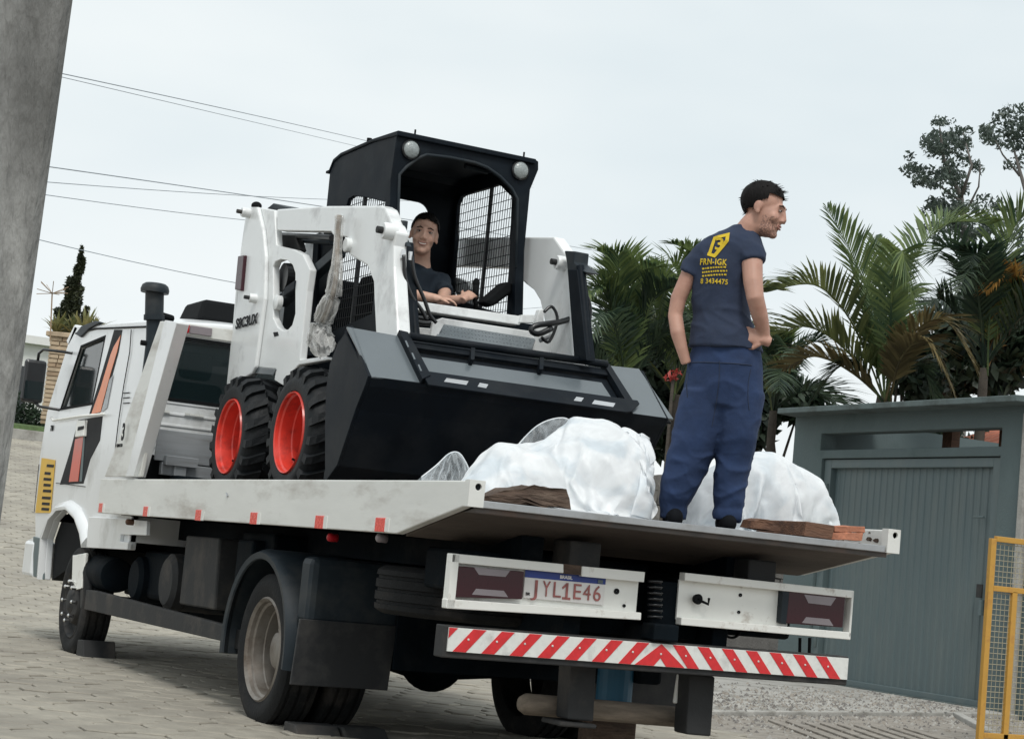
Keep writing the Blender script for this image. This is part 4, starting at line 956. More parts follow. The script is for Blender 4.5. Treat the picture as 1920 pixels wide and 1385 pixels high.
# back wall with rear window
zb_ = zr0+.05; wz0, wz1 = oy(yB, 296, 742).z, oy(yB, 312, 632).z; wx0 = oy(yB, 300, 700).x; wx1 = -wx0+.05
def rrect(x0, x1, z0, z1, r, y, n=6):
    o = []
    for cx_, cz_, a0 in ((x1-r, z1-r, 0), (x0+r, z1-r, 90), (x0+r, z0+r, 180), (x1-r, z0+r, 270)):
        for k in range(n+1):
            a = math.radians(a0+90*k/n); o.append(V(cx_+r*math.cos(a), y, cz_+r*math.sin(a)))
    return o
wloop = rrect(wx0, wx1, wz0, wz1, .11, yB)
b = B(); b.prism([V(-CX+.01, yB, .95), V(CX-.01, yB, .95), V(CX-.01, yB, zb_), V(-CX+.01, yB, zb_)], (0, .04, 0), [wloop]); bw = b.done('cab_back', 'cab_white', TR, bevel=.004)
b = B(); b.prism([p+V(0, .015, 0) for p in wloop], (0, .006, 0)); b.done('rear_window', 'cab_glass', TR)
b = B(); b.prism([p+V(0, -.012, 0) for p in rrect(wx0-.025, wx1+.025, wz0-.025, wz1+.025, .13, yB)], (0, .014, 0), [[p+V(0, -.012, 0) for p in wloop]]); b.done('window_seal', 'black_matt', bw)
b = B()
for k in range(7): b.box(-.98, .98, yB-.008, yB+.001, 2.0-k*.085, 2.02-k*.085)
b.done('pressed_rib', 'cab_white', bw, bevel=.006)
for k in range(4):
    for s_ in (0, 1):
        c = oy(yB-.02, 287+k*9+s_*64, 768+k*1.2+s_*8); b = B(); b.box(c.x-.018, c.x+.018, yB-.022, yB-.015, c.z-.008, c.z+.008); b.done('vent_slot', 'tape_white', bw)
# windscreen, nose, floor, interior
wsT, wsB = cs(140, 615), cs(88, 772)
b = B(); b.prism([V(-CX+.05, wsT[0]-.03, wsT[1]), V(CX-.05, wsT[0]-.03, wsT[1]), V(CX-.05, wsB[0]-.03, wsB[1]), V(-CX+.05, wsB[0]-.03, wsB[1])], (0, .01, 0)); b.done('windscreen', 'cab_glass', TR)
nb = cs(66, 955)
b = B(); b.prism([V(-CX+.02, wsB[0]-.05, wsB[1]), V(CX-.02, wsB[0]-.05, wsB[1]), V(CX-.02, nb[0]-.02, nb[1]), V(-CX+.02, nb[0]-.02, nb[1])], (0, .05, 0)); b.done('nose_panel', 'cab_white', TR, bevel=.01)
bb = cs(52, 1012); bb2 = cs(57, 1080)
b = B(); b.box(-CX-.02, CX+.02, bb[0]-.35, bb[0]+.02, bb2[1], bb[1]+.0); b.done('front_bumper', 'cab_white', TR, bevel=.03)
b = B(); b.box(-.98, .98, yB+.04, nb[0]-.05, 1.05, 1.12); b.done('cab_floor', 'black_matt', TR)
for x in (-.55, .55):
    b = B(); b.box(x-.24, x+.24, 6.5, 7.0, 1.1, 1.55); b.box(x-.23, x+.23, 6.45, 6.6, 1.5, 2.22); b.box(x-.13, x+.13, 6.45, 6.56, 2.24, 2.45); b.done('seat', 'seat_grey', TR, bevel=.05)
b = B(); b.box(-.95, .95, 6.12, 6.3, 1.6, 1.98); b.done('bunk', 'interior_red', TR, bevel=.03)
b = B(); b.box(-.95, .95, 8.1, 8.6, 1.5, 2.0); b.done('dashboard', 'seat_grey', TR, bevel=.05)
b = B(); c_ = [ox(-1.0, *p) for p in ((160, 650), (186, 645), (175, 715), (148, 718))]; b.prism(c_, (.01, 0, 0)); b.done('curtain', 'slab_green', TR)
# wheel arch flare and lower corner panels
b = B(); va = []
ar2 = [(y, z) for y, z in arch]
for i, (y, z) in enumerate(ar2):
    c = (7.42, .50); d = V(0, y-c[0], z-c[1]).normalized()
    va.append([b.bm.verts.new(V(x, y, z)+d*k) for x, k in ((-CX-.05, -.005), (-CX-.055, .03), (-CX-.03, .085), (-CX+.0, .10), (-CX+.02, .05), (-CX+.0, 0))])
b.skin(va, caps=True); b.done('arch_flare', 'cab_white', sideL, angle=40)
b = B(); b.prism([V(-CX+.07, y, z) for y, z in arch], (.5, 0, 0)); b.done('wheel_well', 'black_matt', TR)
side([(166, 968), (236, 972), (275, 976), (274, 1003), (226, 1001), (224, 1014), (240, 1016), (238, 1030), (162, 1026)], -CX-.03, .03, 'corner_step', 'cab_white')
side([(136, 1040), (160, 1036), (152, 1102), (140, 1106), (134, 1095)], -CX-.02, .03, 'arch_extension', 'lightbar_white', .008)
side([(62, 1005), (82, 1010), (80, 1086), (62, 1080)], -CX-.012, .02, 'indicator_panel', 'gate_green')
# decor stripes, sign, handles
def decal(pts, m_, name, d=.004): return side(pts, -CX-d, .003, name, m_, 0, sideL)
decal([(214, 618), (229, 618), (222, 660), (203, 730), (186, 776), (166, 780), (186, 715), (205, 650)], 'print_black', 'black_decor', .003)
decal([(226, 628), (219, 660), (207, 700), (188, 772), (171, 776), (188, 728), (207, 665), (213, 650)], 'sticker_orange', 'orange_decor', .006)
decal([(205, 712), (212, 702), (200, 765), (190, 772)], 'alu', 'silver_decor', .007)
decal([(147, 787), (192, 780), (187, 825), (169, 860), (156, 906), (112, 908), (130, 850)], 'print_black', 'black_decor', .003)
decal([(141, 823), (156, 818), (146, 902), (129, 903)], 'sticker_red', 'red_decor', .006)
decal([(156, 818), (159, 818), (153, 902), (149, 902)], 'gate_green', 'pinstripe', .007)
side([(144, 788), (158, 787), (156, 817), (140, 819)], -CX-.03, .03, 'door_handle', 'lightbar_white', .006, sideL)
decal([(146, 800), (157, 798), (156, 804), (145, 807)], 'print_black', 'handle_recess', .034)
b = B(); b.tube([ox(-CX-.03, *p) for p in ((96, 783), (100, 788), (150, 780), (195, 776))], .011, 8); b.done('grab_rail', 'lightbar_white', sideL, smooth=True)
b = B(); b.tube([ox(-CX-.008, *p) for p in ((246, 618), (243, 660), (232, 722), (222, 790), (215, 850))], .004, 5); b.done('panel_groove', 'print_black', sideL)
b = B(); b.tube([ox(-CX-.006, *p) for p in ((142, 625), (180, 616), (283, 612))], .008, 5); b.done('rain_gutter', 'print_black', sideL)
sy = decal([(78, 858), (103, 862), (94, 961), (66, 961)], 'sign_yellow', 'yellow_notice', .008)
ln_ = [(870, 88, 101), (884, 84, 95), (895, 82, 96), (906, 82, 95), (917, 81, 96), (930, 79, 95), (941, 79, 93), (951, 78, 92)]
for y, x0, x1 in ln_:
    side([(x0, y), (x1, y+1), (x1-1, y+6), (x0-1, y+5)], -CX-.011, .002, 'notice_line', 'print_black', 0, sy)
c = ox(-CX-.006, 97, 803); put_text('710', .07, c, (0, -1, 0), (0, 0, 1), 'print_black', sideL, bold=.002)
for y in (736, 745, 755):
    side([(231, y), (243, y-1), (242, y+1), (230, y+2)], -CX-.008, .002, 'grille_line', 'print_black', 0, sideL)
for (p0_, p1_) in (((73, 870), (64, 960)), ((105, 905), (160, 912))):
    b = B(); b.tube([ox(-CX-.004, *p0_), ox(-CX-.004, *p1_)], .003, 4); b.done('panel_seam', 'chassis_grey', sideL)
# mirror
mc = [oy(9.0, 69, 674), oy(9.0, 69, 756)]
b = B(); w = .098; b.box(mc[0].x-w, mc[0].x+w, 8.99, 9.05, mc[1].z, mc[0].z); mr = b.done('wing_mirror', 'black_paint', TR, bevel=.03)
b = B(); b.box(mc[0].x-w+.02, mc[0].x+w-.02, 8.983, 8.992, mc[1].z+.03, mc[1].z+.19); b.done('mirror_glass', 'cab_glass', mr)
b = B(); b.tube([oy(9.02, 71, 676), oy(9.0, 73, 662), oy(8.9, 82, 655), ox(-CX, 136, 662)], .013, 8); b.done('mirror_arm', 'black_paint', mr, smooth=True)
b = B(); b.tube([oy(9.02, 62, 752), oy(9.0, 74, 762), ox(-CX, 112, 768)], .013, 8); b.done('mirror_arm', 'black_paint', mr, smooth=True)
# roof visor, snorkel, roof unit
b = B(); b.prism([V(-CX, y, z) for y, z in (cs(140, 608), cs(124, 640), cs(128, 648), cs(146, 614))], (2*CX, 0, 0)); b.done('sun_visor', 'cab_white', TR, bevel=.01)
side([(141, 626), (152, 611), (178, 601), (188, 604), (166, 616), (150, 632)], -CX-.02, .04, 'visor_end', 'plastic_grey')
sc = oy(5.9, 290, 600); st = oy(5.9, 291, 530); s2 = oy(5.9, 288, 640); s3 = oy(5.9, 276, 740); kx = (oy(5.9, 306, 600)-oy(5.9, 272, 600)).length/2
b = B(); b.tube([s3, s2, oy(5.9, 289, 596)], kx*.82, 20); b.tube([oy(5.9, 289, 598), oy(5.9, 290, 548)], kx*1.0, 20); b.tube([oy(5.9, 289, 600), oy(5.9, 289, 590)], kx*1.12, 20)
b.lathe(oy(5.9, 290, 548), (0, 0, 1), [(0, kx*.9), (-.005, kx*1.5), (.02, kx*1.55), (.05, kx*1.4), (.065, kx*1.1), (.067, .001)], 24); b.done('air_intake_snorkel', 'plastic_grey', TR, angle=40)
b = B(); b.tube([oy(5.9, 264, 642), oy(5.9, 284, 645)], .02, 8); b.done('snorkel_bracket', 'black_matt', TR)
b = B(); b.tube([oy(5.9, 302, 592), oy(5.95, 322, 598)], .03, 8); b.done('snorkel_bracket', 'black_matt', TR)
r0, r1 = oy(6.9, 358, 588), oy(6.9, 470, 596); zt_ = oy(6.9, 372, 563).z
b = B(); b.hexa([V(r0.x, 6.7, r0.z-.06), V(r1.x+.3, 6.7, r0.z-.06), V(r1.x+.3, 7.3, r0.z-.06), V(r0.x, 7.3, r0.z-.06), V(r0.x+.05, 6.75, zt_), V(r1.x+.25, 6.75, zt_), V(r1.x+.25, 7.25, zt_), V(r0.x+.05, 7.25, zt_)]); b.done('roof_hatch', 'black_matt', TR, bevel=.03)
# ---------------- headboard with gussets
gx = -HW
side([(300, 602), (318, 604), (262, 893), (196, 893), (232, 795)], gx+.02, .03, 'headboard_gusset', 'bed_white')
hp = [ox(gx, *p) for p in ((318, 604), (262, 893))]
fl_ = side([(309, 600), (331, 604), (331, 606), (250, 893), (236, 893)], gx-.01, .09, 'headboard_post', 'cab_white', .008)
gg = [Vector((HW-.05, p.y, p.z)) for p in [ox(gx+.02, *q) for q in ((300, 602), (318, 604), (262, 893), (196, 893), (232, 795))]]
b = B(); b.prism(gg, (.03, 0, 0)); b.done('headboard_gusset', 'cab_white', TR)
ty = ox(gx, 318, 604).y
tz = ox(gx, 318, 604).z
b = B(); b.box(-HW+.05, HW-.05, ty-.02, ty+.06, tz-.075, tz+.01); tb = b.done('headboard_beam', 'bed_white', TR, bevel=.006)
for (x0, x1, mm2) in ((318, 355, 'lens_red'), (357, 398, 'lens_clear')):
    a_, c_ = oy(ty-.025, x0, 606), oy(ty-.025, x1, 610); b = B(); b.box(a_.x, c_.x, ty-.04, ty-.02, tz-.06, tz-.004); b.done('top_marker', mm2, tb, bevel=.003)
b = B(); b.box(-1.0, 1.0, 5.75, 5.79, 1.56, 1.79); b.box(-.95, .95, 5.74, 5.8, 1.46, 1.55); b.done('winch_guard', 'alu', TR, bevel=.004)
c = oy(5.7, 338, 870); b = B(); b.box(c.x-.045, c.x+.045, 5.68, 5.73, 1.3, 1.56); b.box(c.x-.12, c.x+.12, 5.66, 5.73, 1.53, 1.60); b.done('winch_post', 'alu', TR, bevel=.004)
b = B(); b.box(-.9, .9, 5.5, 5.7, 1.30, 1.46); b.done('winch', 'chassis', TR, bevel=.02)
b = B(); b.box(-1.04, 1.04, 5.85, 5.95, 1.30, 1.60); b.done('added_dark_box', 'black_matt', TR)  # added dark box, gives the gap behind the winch a dark background
c = ox(gx-.012, 231, 811); put_text('3', .17, c, (0, -1, 0), (0, 0, 1), 'print_black', fl_, bold=.006)
c = ox(gx+.018, 224, 835); put_text('GUINCHO', .035, c, (0, -1, 0), (0, 0, 1), 'print_black', fl_)
# wheel chocks
for nm, p, lb in (('wheel_chock', (-.93, 7.0), 'dark wedge block against the rear of the front left tyre'), ('wheel_chock', (-.95, 2.18), 'dark block behind the outer left rear tyre'), ('wheel_chock', (-.68, 2.15), 'dark block behind the inner left rear tyre')):
    b = B(); x, y = p; b.prism([V(x-.13, y-.1, .02), V(x-.13, y+.14, .02), V(x-.13, y+.14, .15 if y > 5 else .08), V(x-.13, y-.02, .16 if y > 5 else .08)], (.26, 0, 0)); o = b.done(nm, 'chassis_grey', bevel=.01); tag(o, lb, 'wheel chock', 'chocks under the truck wheels')

# ================================================================== SKID STEER LOADER (rides on the deck)
LD = thing('skid_steer_loader', (-.1, 3.6, 1.302), 'white skid steer loader with black canopy and red wheel rims chained on the truck deck', 'loader')
def part(b, name, m_, parent=None, **k): return b.done(name, m_, parent or LD, **k)
def pxp(ax, v, pts, th, name, m_, holes=(), bevel=.006, parent=None, **k):
    p, vec, hs = plate(ax, v, pts, th, holes); b = B(); b.prism(p, vec, hs); return b.done(name, m_, parent or LD, bevel=bevel, **k)
LRR = .418
def lug_tyre(c, sg):
    c = V(*c); h = .14; R = LRR-.03
    b = B(); prof = [(-h*.7, .25), (-h*.95, .26), (-h*1.02, .31), (-h*.98, R-.05), (-h*.8, R-.012), (-h*.4, R), (h*.4, R), (h*.8, R-.012), (h*.98, R-.05), (h*1.02, .31), (h*.95, .26), (h*.7, .25)]
    b.lathe(c, (1, 0, 0), prof, 48, close=True)
    t = b.done('tyre', 'loader_rubber', LD, angle=50)
    b = B(); n_ = 20
    for k in range(n_):
        for s2 in (-1, 1):
            a = 2*PI*(k+.5*(s2 > 0))/n_; lead = .16
            def pt(x, r, aa): return c+V(x, r*math.cos(aa), r*math.sin(aa))
            xa_, xb_ = s2*h*.02, s2*h*.99; da = .062
            top = [pt(xa_, R+.03, a-da), pt(xb_, R-.0, a+lead-da), pt(xb_, R-.0, a+lead+da), pt(xa_, R+.03, a+da)]
            bot = [pt(xa_, R-.03, a-da*1.2), pt(xb_, R-.07, a+lead-da*1.2), pt(xb_, R-.07, a+lead+da*1.2), pt(xa_, R-.03, a+da*1.2)]
            mid = pt(s2*h*.75, R+.022, a+lead*.72-da), pt(s2*h*.75, R+.022, a+lead*.72+da)
            v = [b.bm.verts.new(p) for p in bot+[top[0], mid[0], mid[1], top[3]]+[top[1], top[2]]]
            for f in ((4, 5, 6, 7), (5, 8, 9, 6), (0, 4, 7, 3), (8, 1, 2, 9), (0, 1, 8, 5), (0, 5, 4), (3, 7, 6), (3, 6, 9, 2)):
                try: b.bm.faces.new([v[i] for i in f])
                except ValueError: pass
    lg = b.done('tread_lugs', 'loader_rubber', t, kind='stuff')
    b = B(); o_ = V(sg, 0, 0)
    b.lathe(c, o_, [(h*.9, .256), (h*1.02, .250), (h*.98, .243), (h*.82, .241), (h*.75, .232), (h*.25, .228), (h*.2, .220), (-h*.35, .214), (-h*.55, .19), (-h*.6, .15), (-h*.4, .13), (-h*.4, .095), (-h*.05, .085), (h*.0, .07), (h*.0, .001)], 40); rm = b.done('rim', 'rim_red', t, angle=30)
    for k in range(8):
        a = 2*PI*k/8+.2; p = c+o_*(-h*.42)+V(0, .12*math.cos(a), .12*math.sin(a)); b = B(); b.tube([p, p+o_*.02], .012, 6); b.done('wheel_nut', 'black_matt', rm)
    b = B(); p = c+o_*(-h*.2)+V(0, .205*math.cos(-.9 if sg < 0 else 4), .205*math.sin(-.9)); b.tube([p, p+o_*.05, p+o_*.07+V(0, .02, .01)], .008, 6); b.done('valve', 'black_matt', rm)
YF, YR, ZC = 3.26, 4.43, 1.302+LRR+.0
for x, sg in ((-.76, -1), (.56, 1)):
    lug_tyre((x, YF, ZC), sg); lug_tyre((x, YR, ZC), sg)
# chassis tub
b = B(); b.box(-.60, .40, 2.72, 5.0, 1.48, 2.12); b.box(-.5, .3, 4.15, 4.75, 2.1, 2.75); part(b, 'chassis_tub', 'loader_black', bevel=.02)
b = B(); b.box(-.48, .28, 4.18, 4.74, 2.75, 2.85); part(b, 'engine_cover', 'loader_black', bevel=.03)
LX = -.72
hole_slot = [(512, 500), (516, 490), (526, 486), (538, 488), (548, 497), (553, 512), (553, 590), (548, 608), (540, 617), (530, 619), (520, 612), (512, 596)]
twr = [(461, 397), (480, 388), (514, 394), (518, 460), (552, 468), (567, 476), (581, 505), (575, 545), (562, 674), (609, 668), (620, 674), (560, 684), (545, 700), (530, 722), (514, 712), (517, 692), (474, 688), (472, 700), (424, 726), (433, 636), (445, 561), (451, 468)]
tw = pxp(0, LX, twr, .05, 'lift_tower', 'loader_white', [hole_slot], bevel=.008)
# side return of tower
pA = [ox(LX, *p) for p in twr]
b = B(); mir = [V(.52, p.y, p.z) for p in pA]; hs = [V(.52, p.y, p.z) for p in [ox(LX, *q) for q in hole_slot]]
b.prism(mir, (-.05, 0, 0), [hs]); part(b, 'lift_tower', 'loader_white', bevel=.008)
b = B(); q0 = ox(LX, 461, 397); q1 = ox(LX, 424, 726)
b.prism([V(LX, q0.y+.05, 2.95), V(.52, q0.y+.05, 2.95), V(.52, q1.y, q1.z+.25), V(LX, q1.y, q1.z+.25)], (0, -.03, 0)); part(b, 'tailgate', 'loader_white', bevel=.01)
# raised outer fold on the tower
pxp(0, LX-.03, [(461, 397), (470, 388), (482, 388), (492, 430), (497, 480), (495, 560), (487, 620), (478, 688), (472, 700), (424, 726), (433, 636), (445, 561), (451, 468)], .03, 'tower_outer_skin', 'loader_white', bevel=.012)
pxp(0, LX-.008, [(474, 688), (517, 692), (512, 704), (473, 699)], .01, 'fender_plate', 'grey_and_sky_sheen')
pxp(0, LX-.003, [(512, 623), (520, 622), (522, 629), (514, 631)], .004, 'drain_hole', 'print_black', bevel=0)
c = ox(LX+.06, 530, 520); b = B(); b.lathe(c, (-1, 0, 0), [(0, .001), (0, .10), (-.1, .11), (-.3, .11)], 24); part(b, 'air_filter', 'black_paint', smooth=False)
b = B(); barbox(b, ox(LX+.09, 528, 566), ox(LX+.09, 640, 470), .035); part(b, 'lift_link', 'plastic_grey', bevel=.006)
b = B(); barbox(b, ox(LX+.02, 540, 549), ox(LX+.02, 560, 535), .03); part(b, 'lift_cylinder', 'loader_black', bevel=.006)
def boss(x, px, py, r, l, m_='loader_white', bolt=True, name='pivot_boss'):
    c = ox(x, px, py); b = B(); b.lathe(c, (-1, 0, 0), [(-.02, r), (l*.8, r), (l, r*.85), (l, .001)], 20); o = part(b, name, m_, angle=40)
    if bolt:
        b = B(); b.tube([c+V(-l, 0, 0), c+V(-l-.035, 0, 0)], r*.42, 10); b.done('pin', 'chassis_grey', o)
    return o
boss(LX-.03, 468, 400, .035, .06); boss(LX-.03, 480, 560, .032, .05); boss(LX+.02, 521, 567, .05, .02, bolt=False)
boss(LX-.0, 735, 435, .05, .06); boss(LX, 640, 410, .022, .03, 'chrome', False); boss(LX, 655, 460, .045, .03, bolt=False)
pxp(0, LX-.055, [(446, 480), (457, 478), (451, 545), (440, 543)], .03, 'tail_light', 'lens_dark_red', bevel=.006)
b = B(); c = ox(LX+.02, 481, 386); b.ball(c, .038, .038, .03); part(b, 'rubber_knob', 'black_matt', smooth=True)
pxp(0, LX+.08, [(500, 391), (512, 381), (548, 391), (540, 396)], .3, 'top_bracket', 'plastic_grey')
c0, c1 = ox(LX-.036, 437, 618), ox(LX-.036, 482, 606)
put_text('S8C3UX', .10, c0.lerp(c1, .56)+V(-.004, 0, .03), c1-c0, (0, 0, 1), 'print_black', tw, bold=.003, width=(c1-c0).length*.9)
# linkage seen through the open frame
pxp(0, LX+.32, [(520, 462), (552, 470), (600, 438), (604, 452), (588, 506), (556, 500)], .02, 'frame_gusset', 'loader_white')
b = B(); b.tube([ox(LX+.16, 518, 440), ox(LX+.16, 622, 446)], .02, 8); part(b, 'hydraulic_line', 'black_paint')
b = B(); b.tube([ox(LX+.2, 524, 450), ox(LX+.2, 622, 455)], .014, 8); part(b, 'hydraulic_line', 'plastic_grey')
pxp(0, LX+.14, [(521, 440), (552, 440), (560, 468), (548, 480), (530, 462), (520, 462)], .06, 'cylinder_mount', 'chassis_grey')
b = B(); barbox(b, ox(LX+.25, 606, 440), ox(LX+.25, 590, 690), .05); part(b, 'canopy_post', 'loader_black', bevel=.006)
b = B(); b.tube([ox(LX+.12, 570, 560), ox(LX+.12, 578, 670)], .03, 10); part(b, 'side_cylinder', 'plastic_grey')
# lift arms
armL = [(519, 392), (614, 386), (714, 385), (722, 390), (743, 435), (738, 460), (738, 500), (746, 640), (705, 640), (701, 560), (700, 528), (689, 499), (655, 478), (650, 445), (623, 440), (619, 434), (519, 432)]
pxp(0, LX+.002, armL, .085, 'lift_arm', 'loader_white', bevel=.012)
armR = [(855, 443), (982, 444), (1038, 444), (1057, 471), (1078, 490), (1066, 521), (1076, 690), (1024, 680), (1020, 600), (1017, 585), (1012, 563), (1000, 543), (984, 531), (955, 502), (855, 495)]
RX = .50
pr = [ox(RX, *p) for p in armR]; back_y = ox(LX, 519, 392).y
pr[0] = V(RX, back_y+.3, pr[0].z+.06); pr[-1] = V(RX, back_y+.3, pr[-1].z+.06)
b = B(); b.prism(pr, (.085, 0, 0)); part(b, 'lift_arm', 'loader_white', bevel=.012)
# tilt cylinders at the front of each leg
def cyl(x, pts, r, name='tilt_cylinder', m_='loader_black'):
    b = B(); b.tube([ox(x, *p) for p in pts], r, 14); return part(b, name, m_, angle=40)
pxp(0, LX+.1, [(738, 452), (758, 452), (770, 636), (746, 632)], .06, 'tilt_link', 'loader_black')
pxp(0, RX-.08, [(1064, 505), (1082, 505), (1100, 676), (1077, 678)], .06, 'tilt_link', 'loader_black')
cyl(LX+.14, [(764, 462), (780, 636)], .026); cyl(RX-.05, [(1088, 500), (1104, 676)], .026)
pxp(0, LX+.07, [(735, 412), (757, 413), (754, 440), (764, 462), (738, 462), (742, 432)], .03, 'cylinder_bracket', 'plastic_grey')
pxp(0, RX-.05, [(1058, 470), (1078, 471), (1076, 492), (1098, 510), (1064, 512), (1062, 490)], .1, 'cylinder_bracket', 'plastic_grey')
boss(RX-.01, 1056, 494, .045, .05, bolt=True); 
for px, py in ((756, 468), (770, 472), (1084, 520)):
    c = oy(2.3 if px < 1000 else 2.5, px, py); b = B(); b.tube([c, c-V(0, 0, .05)], .012, 8); part(b, 'hose_fitting', 'chrome')
for pts, r, yy in (([(757, 478), (760, 520), (772, 555), (790, 580), (800, 600)], .012, 2.28), ([(771, 480), (778, 520), (795, 560), (806, 590), (818, 605)], .012, 2.3),
                   ([(1093, 524), (1098, 560), (1085, 588), (1053, 603), (1006, 610), (996, 620), (1010, 626), (1035, 615)], .018, 2.4),
                   ([(1020, 585), (1035, 575), (1045, 600), (1030, 640), (1015, 632)], .010, 2.45), ([(1096, 545), (1108, 580), (1100, 620)], .008, 2.5),
                   ([(772, 590), (790, 596), (806, 592)], .012, 2.5), ([(772, 600), (800, 606), (824, 600)], .014, 2.55)):
    b = B(); b.tube(bez([oy(yy, *p) for p in pts], 20), r, 8); part(b, 'hydraulic_hose', 'black_paint', smooth=True)
# film-wrapped pipe hanging at the arm
hp_ = bez([ox(LX-.06, *p) for p in ((636, 404), (633, 450), (631, 500), (627, 540), (616, 578), (604, 605), (601, 635), (608, 660))], 30)
b = B(); b.tube(hp_[:22], .016, 10); part(b, 'lift_pipe', 'wood_grey', smooth=True)
b = B(); rr = []; R_ = random.Random(4)
for i in range(31): rr.append(.019+.024*min(1, max(0, (i-6)/10))+.022*max(0, (i-20)/10)-(.03*(i-27)/3 if i > 27 else 0))
rings_ = []; u_ = V(0, 1, 0)
for i, (p, r) in enumerate(zip(hp_, rr)):
    d = (hp_[min(i+1, 30)]-hp_[max(i-1, 0)]).normalized(); uu, vv_ = basis(d); ring_ = []
    for k in range(40):
        a_ = 2*PI*k/40; f_ = 1+.30*math.sin(4*a_+i*.35+2*noise.noise(V(i*.2, 0, 3)))*math.sin(7*a_-i*.22)+.35*noise.noise(V(math.cos(a_)*2, math.sin(a_)*2, i*.28))
        ring_.append(b.bm.verts.new(p+(uu*math.cos(a_)+vv_*math.sin(a_))*r*1.25*f_))
    rings_.append(ring_)
b.skin(rings_, caps=False)
part(b, 'plastic_wrapping', 'plastic_film_yellow', smooth=True)

# canopy (ROPS)
xL, xR, yFr, yBk = -.5, .45, 2.95, 4.12
sideP = [ox(xL, 612, 385), ox(xL, 618, 325), ox(xL, 626, 305), ox(xL, 640, 293), ox(xL, 700, 267), ox(xL, 745, 250)]
yBk = sideP[0].y; ztop = sideP[-1].z; yFr = sideP[-1].y
loop = [(yBk, 2.15)] + [(p.y, p.z) for p in sideP] + [(yFr, 2.45), (yFr+.02, 2.15)]
wl = [(p.y, p.z) for p in [ox(xL, *q) for q in ((650, 384), (653, 373), (662, 367), (690, 371), (722, 379))]] + [(yFr+.12, 3.0), (yFr+.12, 2.50), (yBk-.2, 2.42)]
def canopy_side(x, th, lp, wlp):
    b = B(); b.prism(yzp(lp, x), (th, 0, 0), [yzp(wlp, x)]); return part(b, 'canopy_side', 'loader_black', bevel=.006)
csL = canopy_side(xL, .03, loop, wl)
wr = [ox(xR, *q) for q in ((857, 500), (864, 385), (870, 371), (876, 367), (912, 357), (943, 347), (967, 371), (961, 521), (957, 592), (915, 580), (853, 560))]
wrl = [(p.y, p.z) for p in wr]
csR = canopy_side(xR-.03, .03, [(y, z) for y, z in loop], wrl)
def wiremesh(x, lp, parent, dy=.036, dz=.062):
    ys_ = [p[0] for p in lp]; zs_ = [p[1] for p in lp]; b = B()
    def span(val, ax):
        o = []; n_ = len(lp)
        for i in range(n_):
            p, q = lp[i], lp[(i+1) % n_]
            if (p[ax]-val)*(q[ax]-val) < 0: t = (val-p[ax])/(q[ax]-p[ax]); o.append(p[1-ax]+(q[1-ax]-p[1-ax])*t)
        return sorted(o)
    y = min(ys_)+dy*.5
    while y < max(ys_):
        s_ = span(y, 0)
        if len(s_) >= 2: b.tube([V(x, y, s_[0]), V(x, y, s_[-1])], .0026, 4, False)
        y += dy
    z = min(zs_)+dz*.5
    while z < max(zs_):
        s_ = span(z, 1)
        if len(s_) >= 2: b.tube([V(x-.004, s_[0], z), V(x-.004, s_[-1], z)], .0028, 4, False)
        z += dz
    b.done('wire_mesh', 'wire_black', parent, kind='stuff')
    ym = min(ys_)+(max(ys_)-min(ys_))*.46; s_ = span(ym, 0); b = B(); b.box(x-.01, x+.01, ym-.012, ym+.012, s_[0], s_[-1]); b.done('mesh_bar', 'wire_black', parent)
wiremesh(xR-.014, wrl, csR); wiremesh(xL+.014, wl, csL)
# roof: follows the side profile
b = B(); rp = [(p.y, p.z) for p in sideP[1:]]; rp2 = [(y+.0, z+.022) for y, z in rp]
rp2[0] = (rp[0][0]+.02, rp[0][1]); rp2[-1] = (rp[-1][0]-.03, rp[-1][1]+.012); rp[-1] = (rp[-1][0]-.03, rp[-1][1]-.02)
b.prism([V(xL-.01, y, z) for y, z in rp+rp2[::-1]], (xR-xL+.02, 0, 0)); part(b, 'canopy_roof', 'loader_black', bevel=.006)
# rear wall with window
rw_ = rrect(-.40, oy(yBk, 802, 402).x, 2.5, oy(yBk, 780, 385).z+.02, .09, yBk-.03)
b = B(); b.prism([V(xL+.03, yBk-.03, 2.15), V(xR-.03, yBk-.03, 2.15), V(xR-.03, yBk-.03, rp[0][1]), V(xL+.03, yBk-.03, rp[0][1])], (0, .025, 0), [rw_]); part(b, 'canopy_rear', 'loader_black', bevel=.004)
# front frame with arched opening
fo = [(745, 250), (1000, 297), (1010, 303), (1010, 318), (986, 376), (984, 445), (980, 640), (965, 640), (967, 445), (970, 373), (960, 354), (938, 331), (914, 314), (891, 305), (843, 295), (800, 290), (783, 297), (762, 313), (749, 327), (747, 385), (748, 640), (732, 640), (732, 385), (733, 335), (738, 300)]
ff = pxp(1, yFr-.005, fo, .045, 'front_frame', 'loader_black', bevel=.006)
strip = [(970, 373), (960, 354), (938, 331), (914, 314), (891, 305), (843, 295), (800, 290), (783, 297), (762, 313), (749, 327), (747, 385)]
b = B(); b.tube([oy(yFr-.008, *p) for p in [(967, 500)]+strip+[(747, 470)]], .010, 8); b.done('opening_trim', 'plastic_grey', ff, smooth=True)
for px, py in ((770, 281), (975, 320)):
    c = oy(yFr-.01, px, py); b = B(); b.lathe(c, (0, -1, 0), [(-.02, .062), (.012, .062), (.02, .055)], 24); w_ = b.done('work_light', 'black_paint', LD, angle=40)
    b = B(); b.lathe(c, (0, -1, 0), [(.010, .056), (.02, .05), (.03, .03), (.033, .001)], 24); b.done('lamp_lens', 'lamp_glass', w_, smooth=True)
for px, py in ((778, 246), (982, 288)):
    c = oy(yFr, px, py+6); b = B(); b.tube([c, c+V(0, 0, .03)], .006, 6); part(b, 'roof_bolt', 'black_matt')
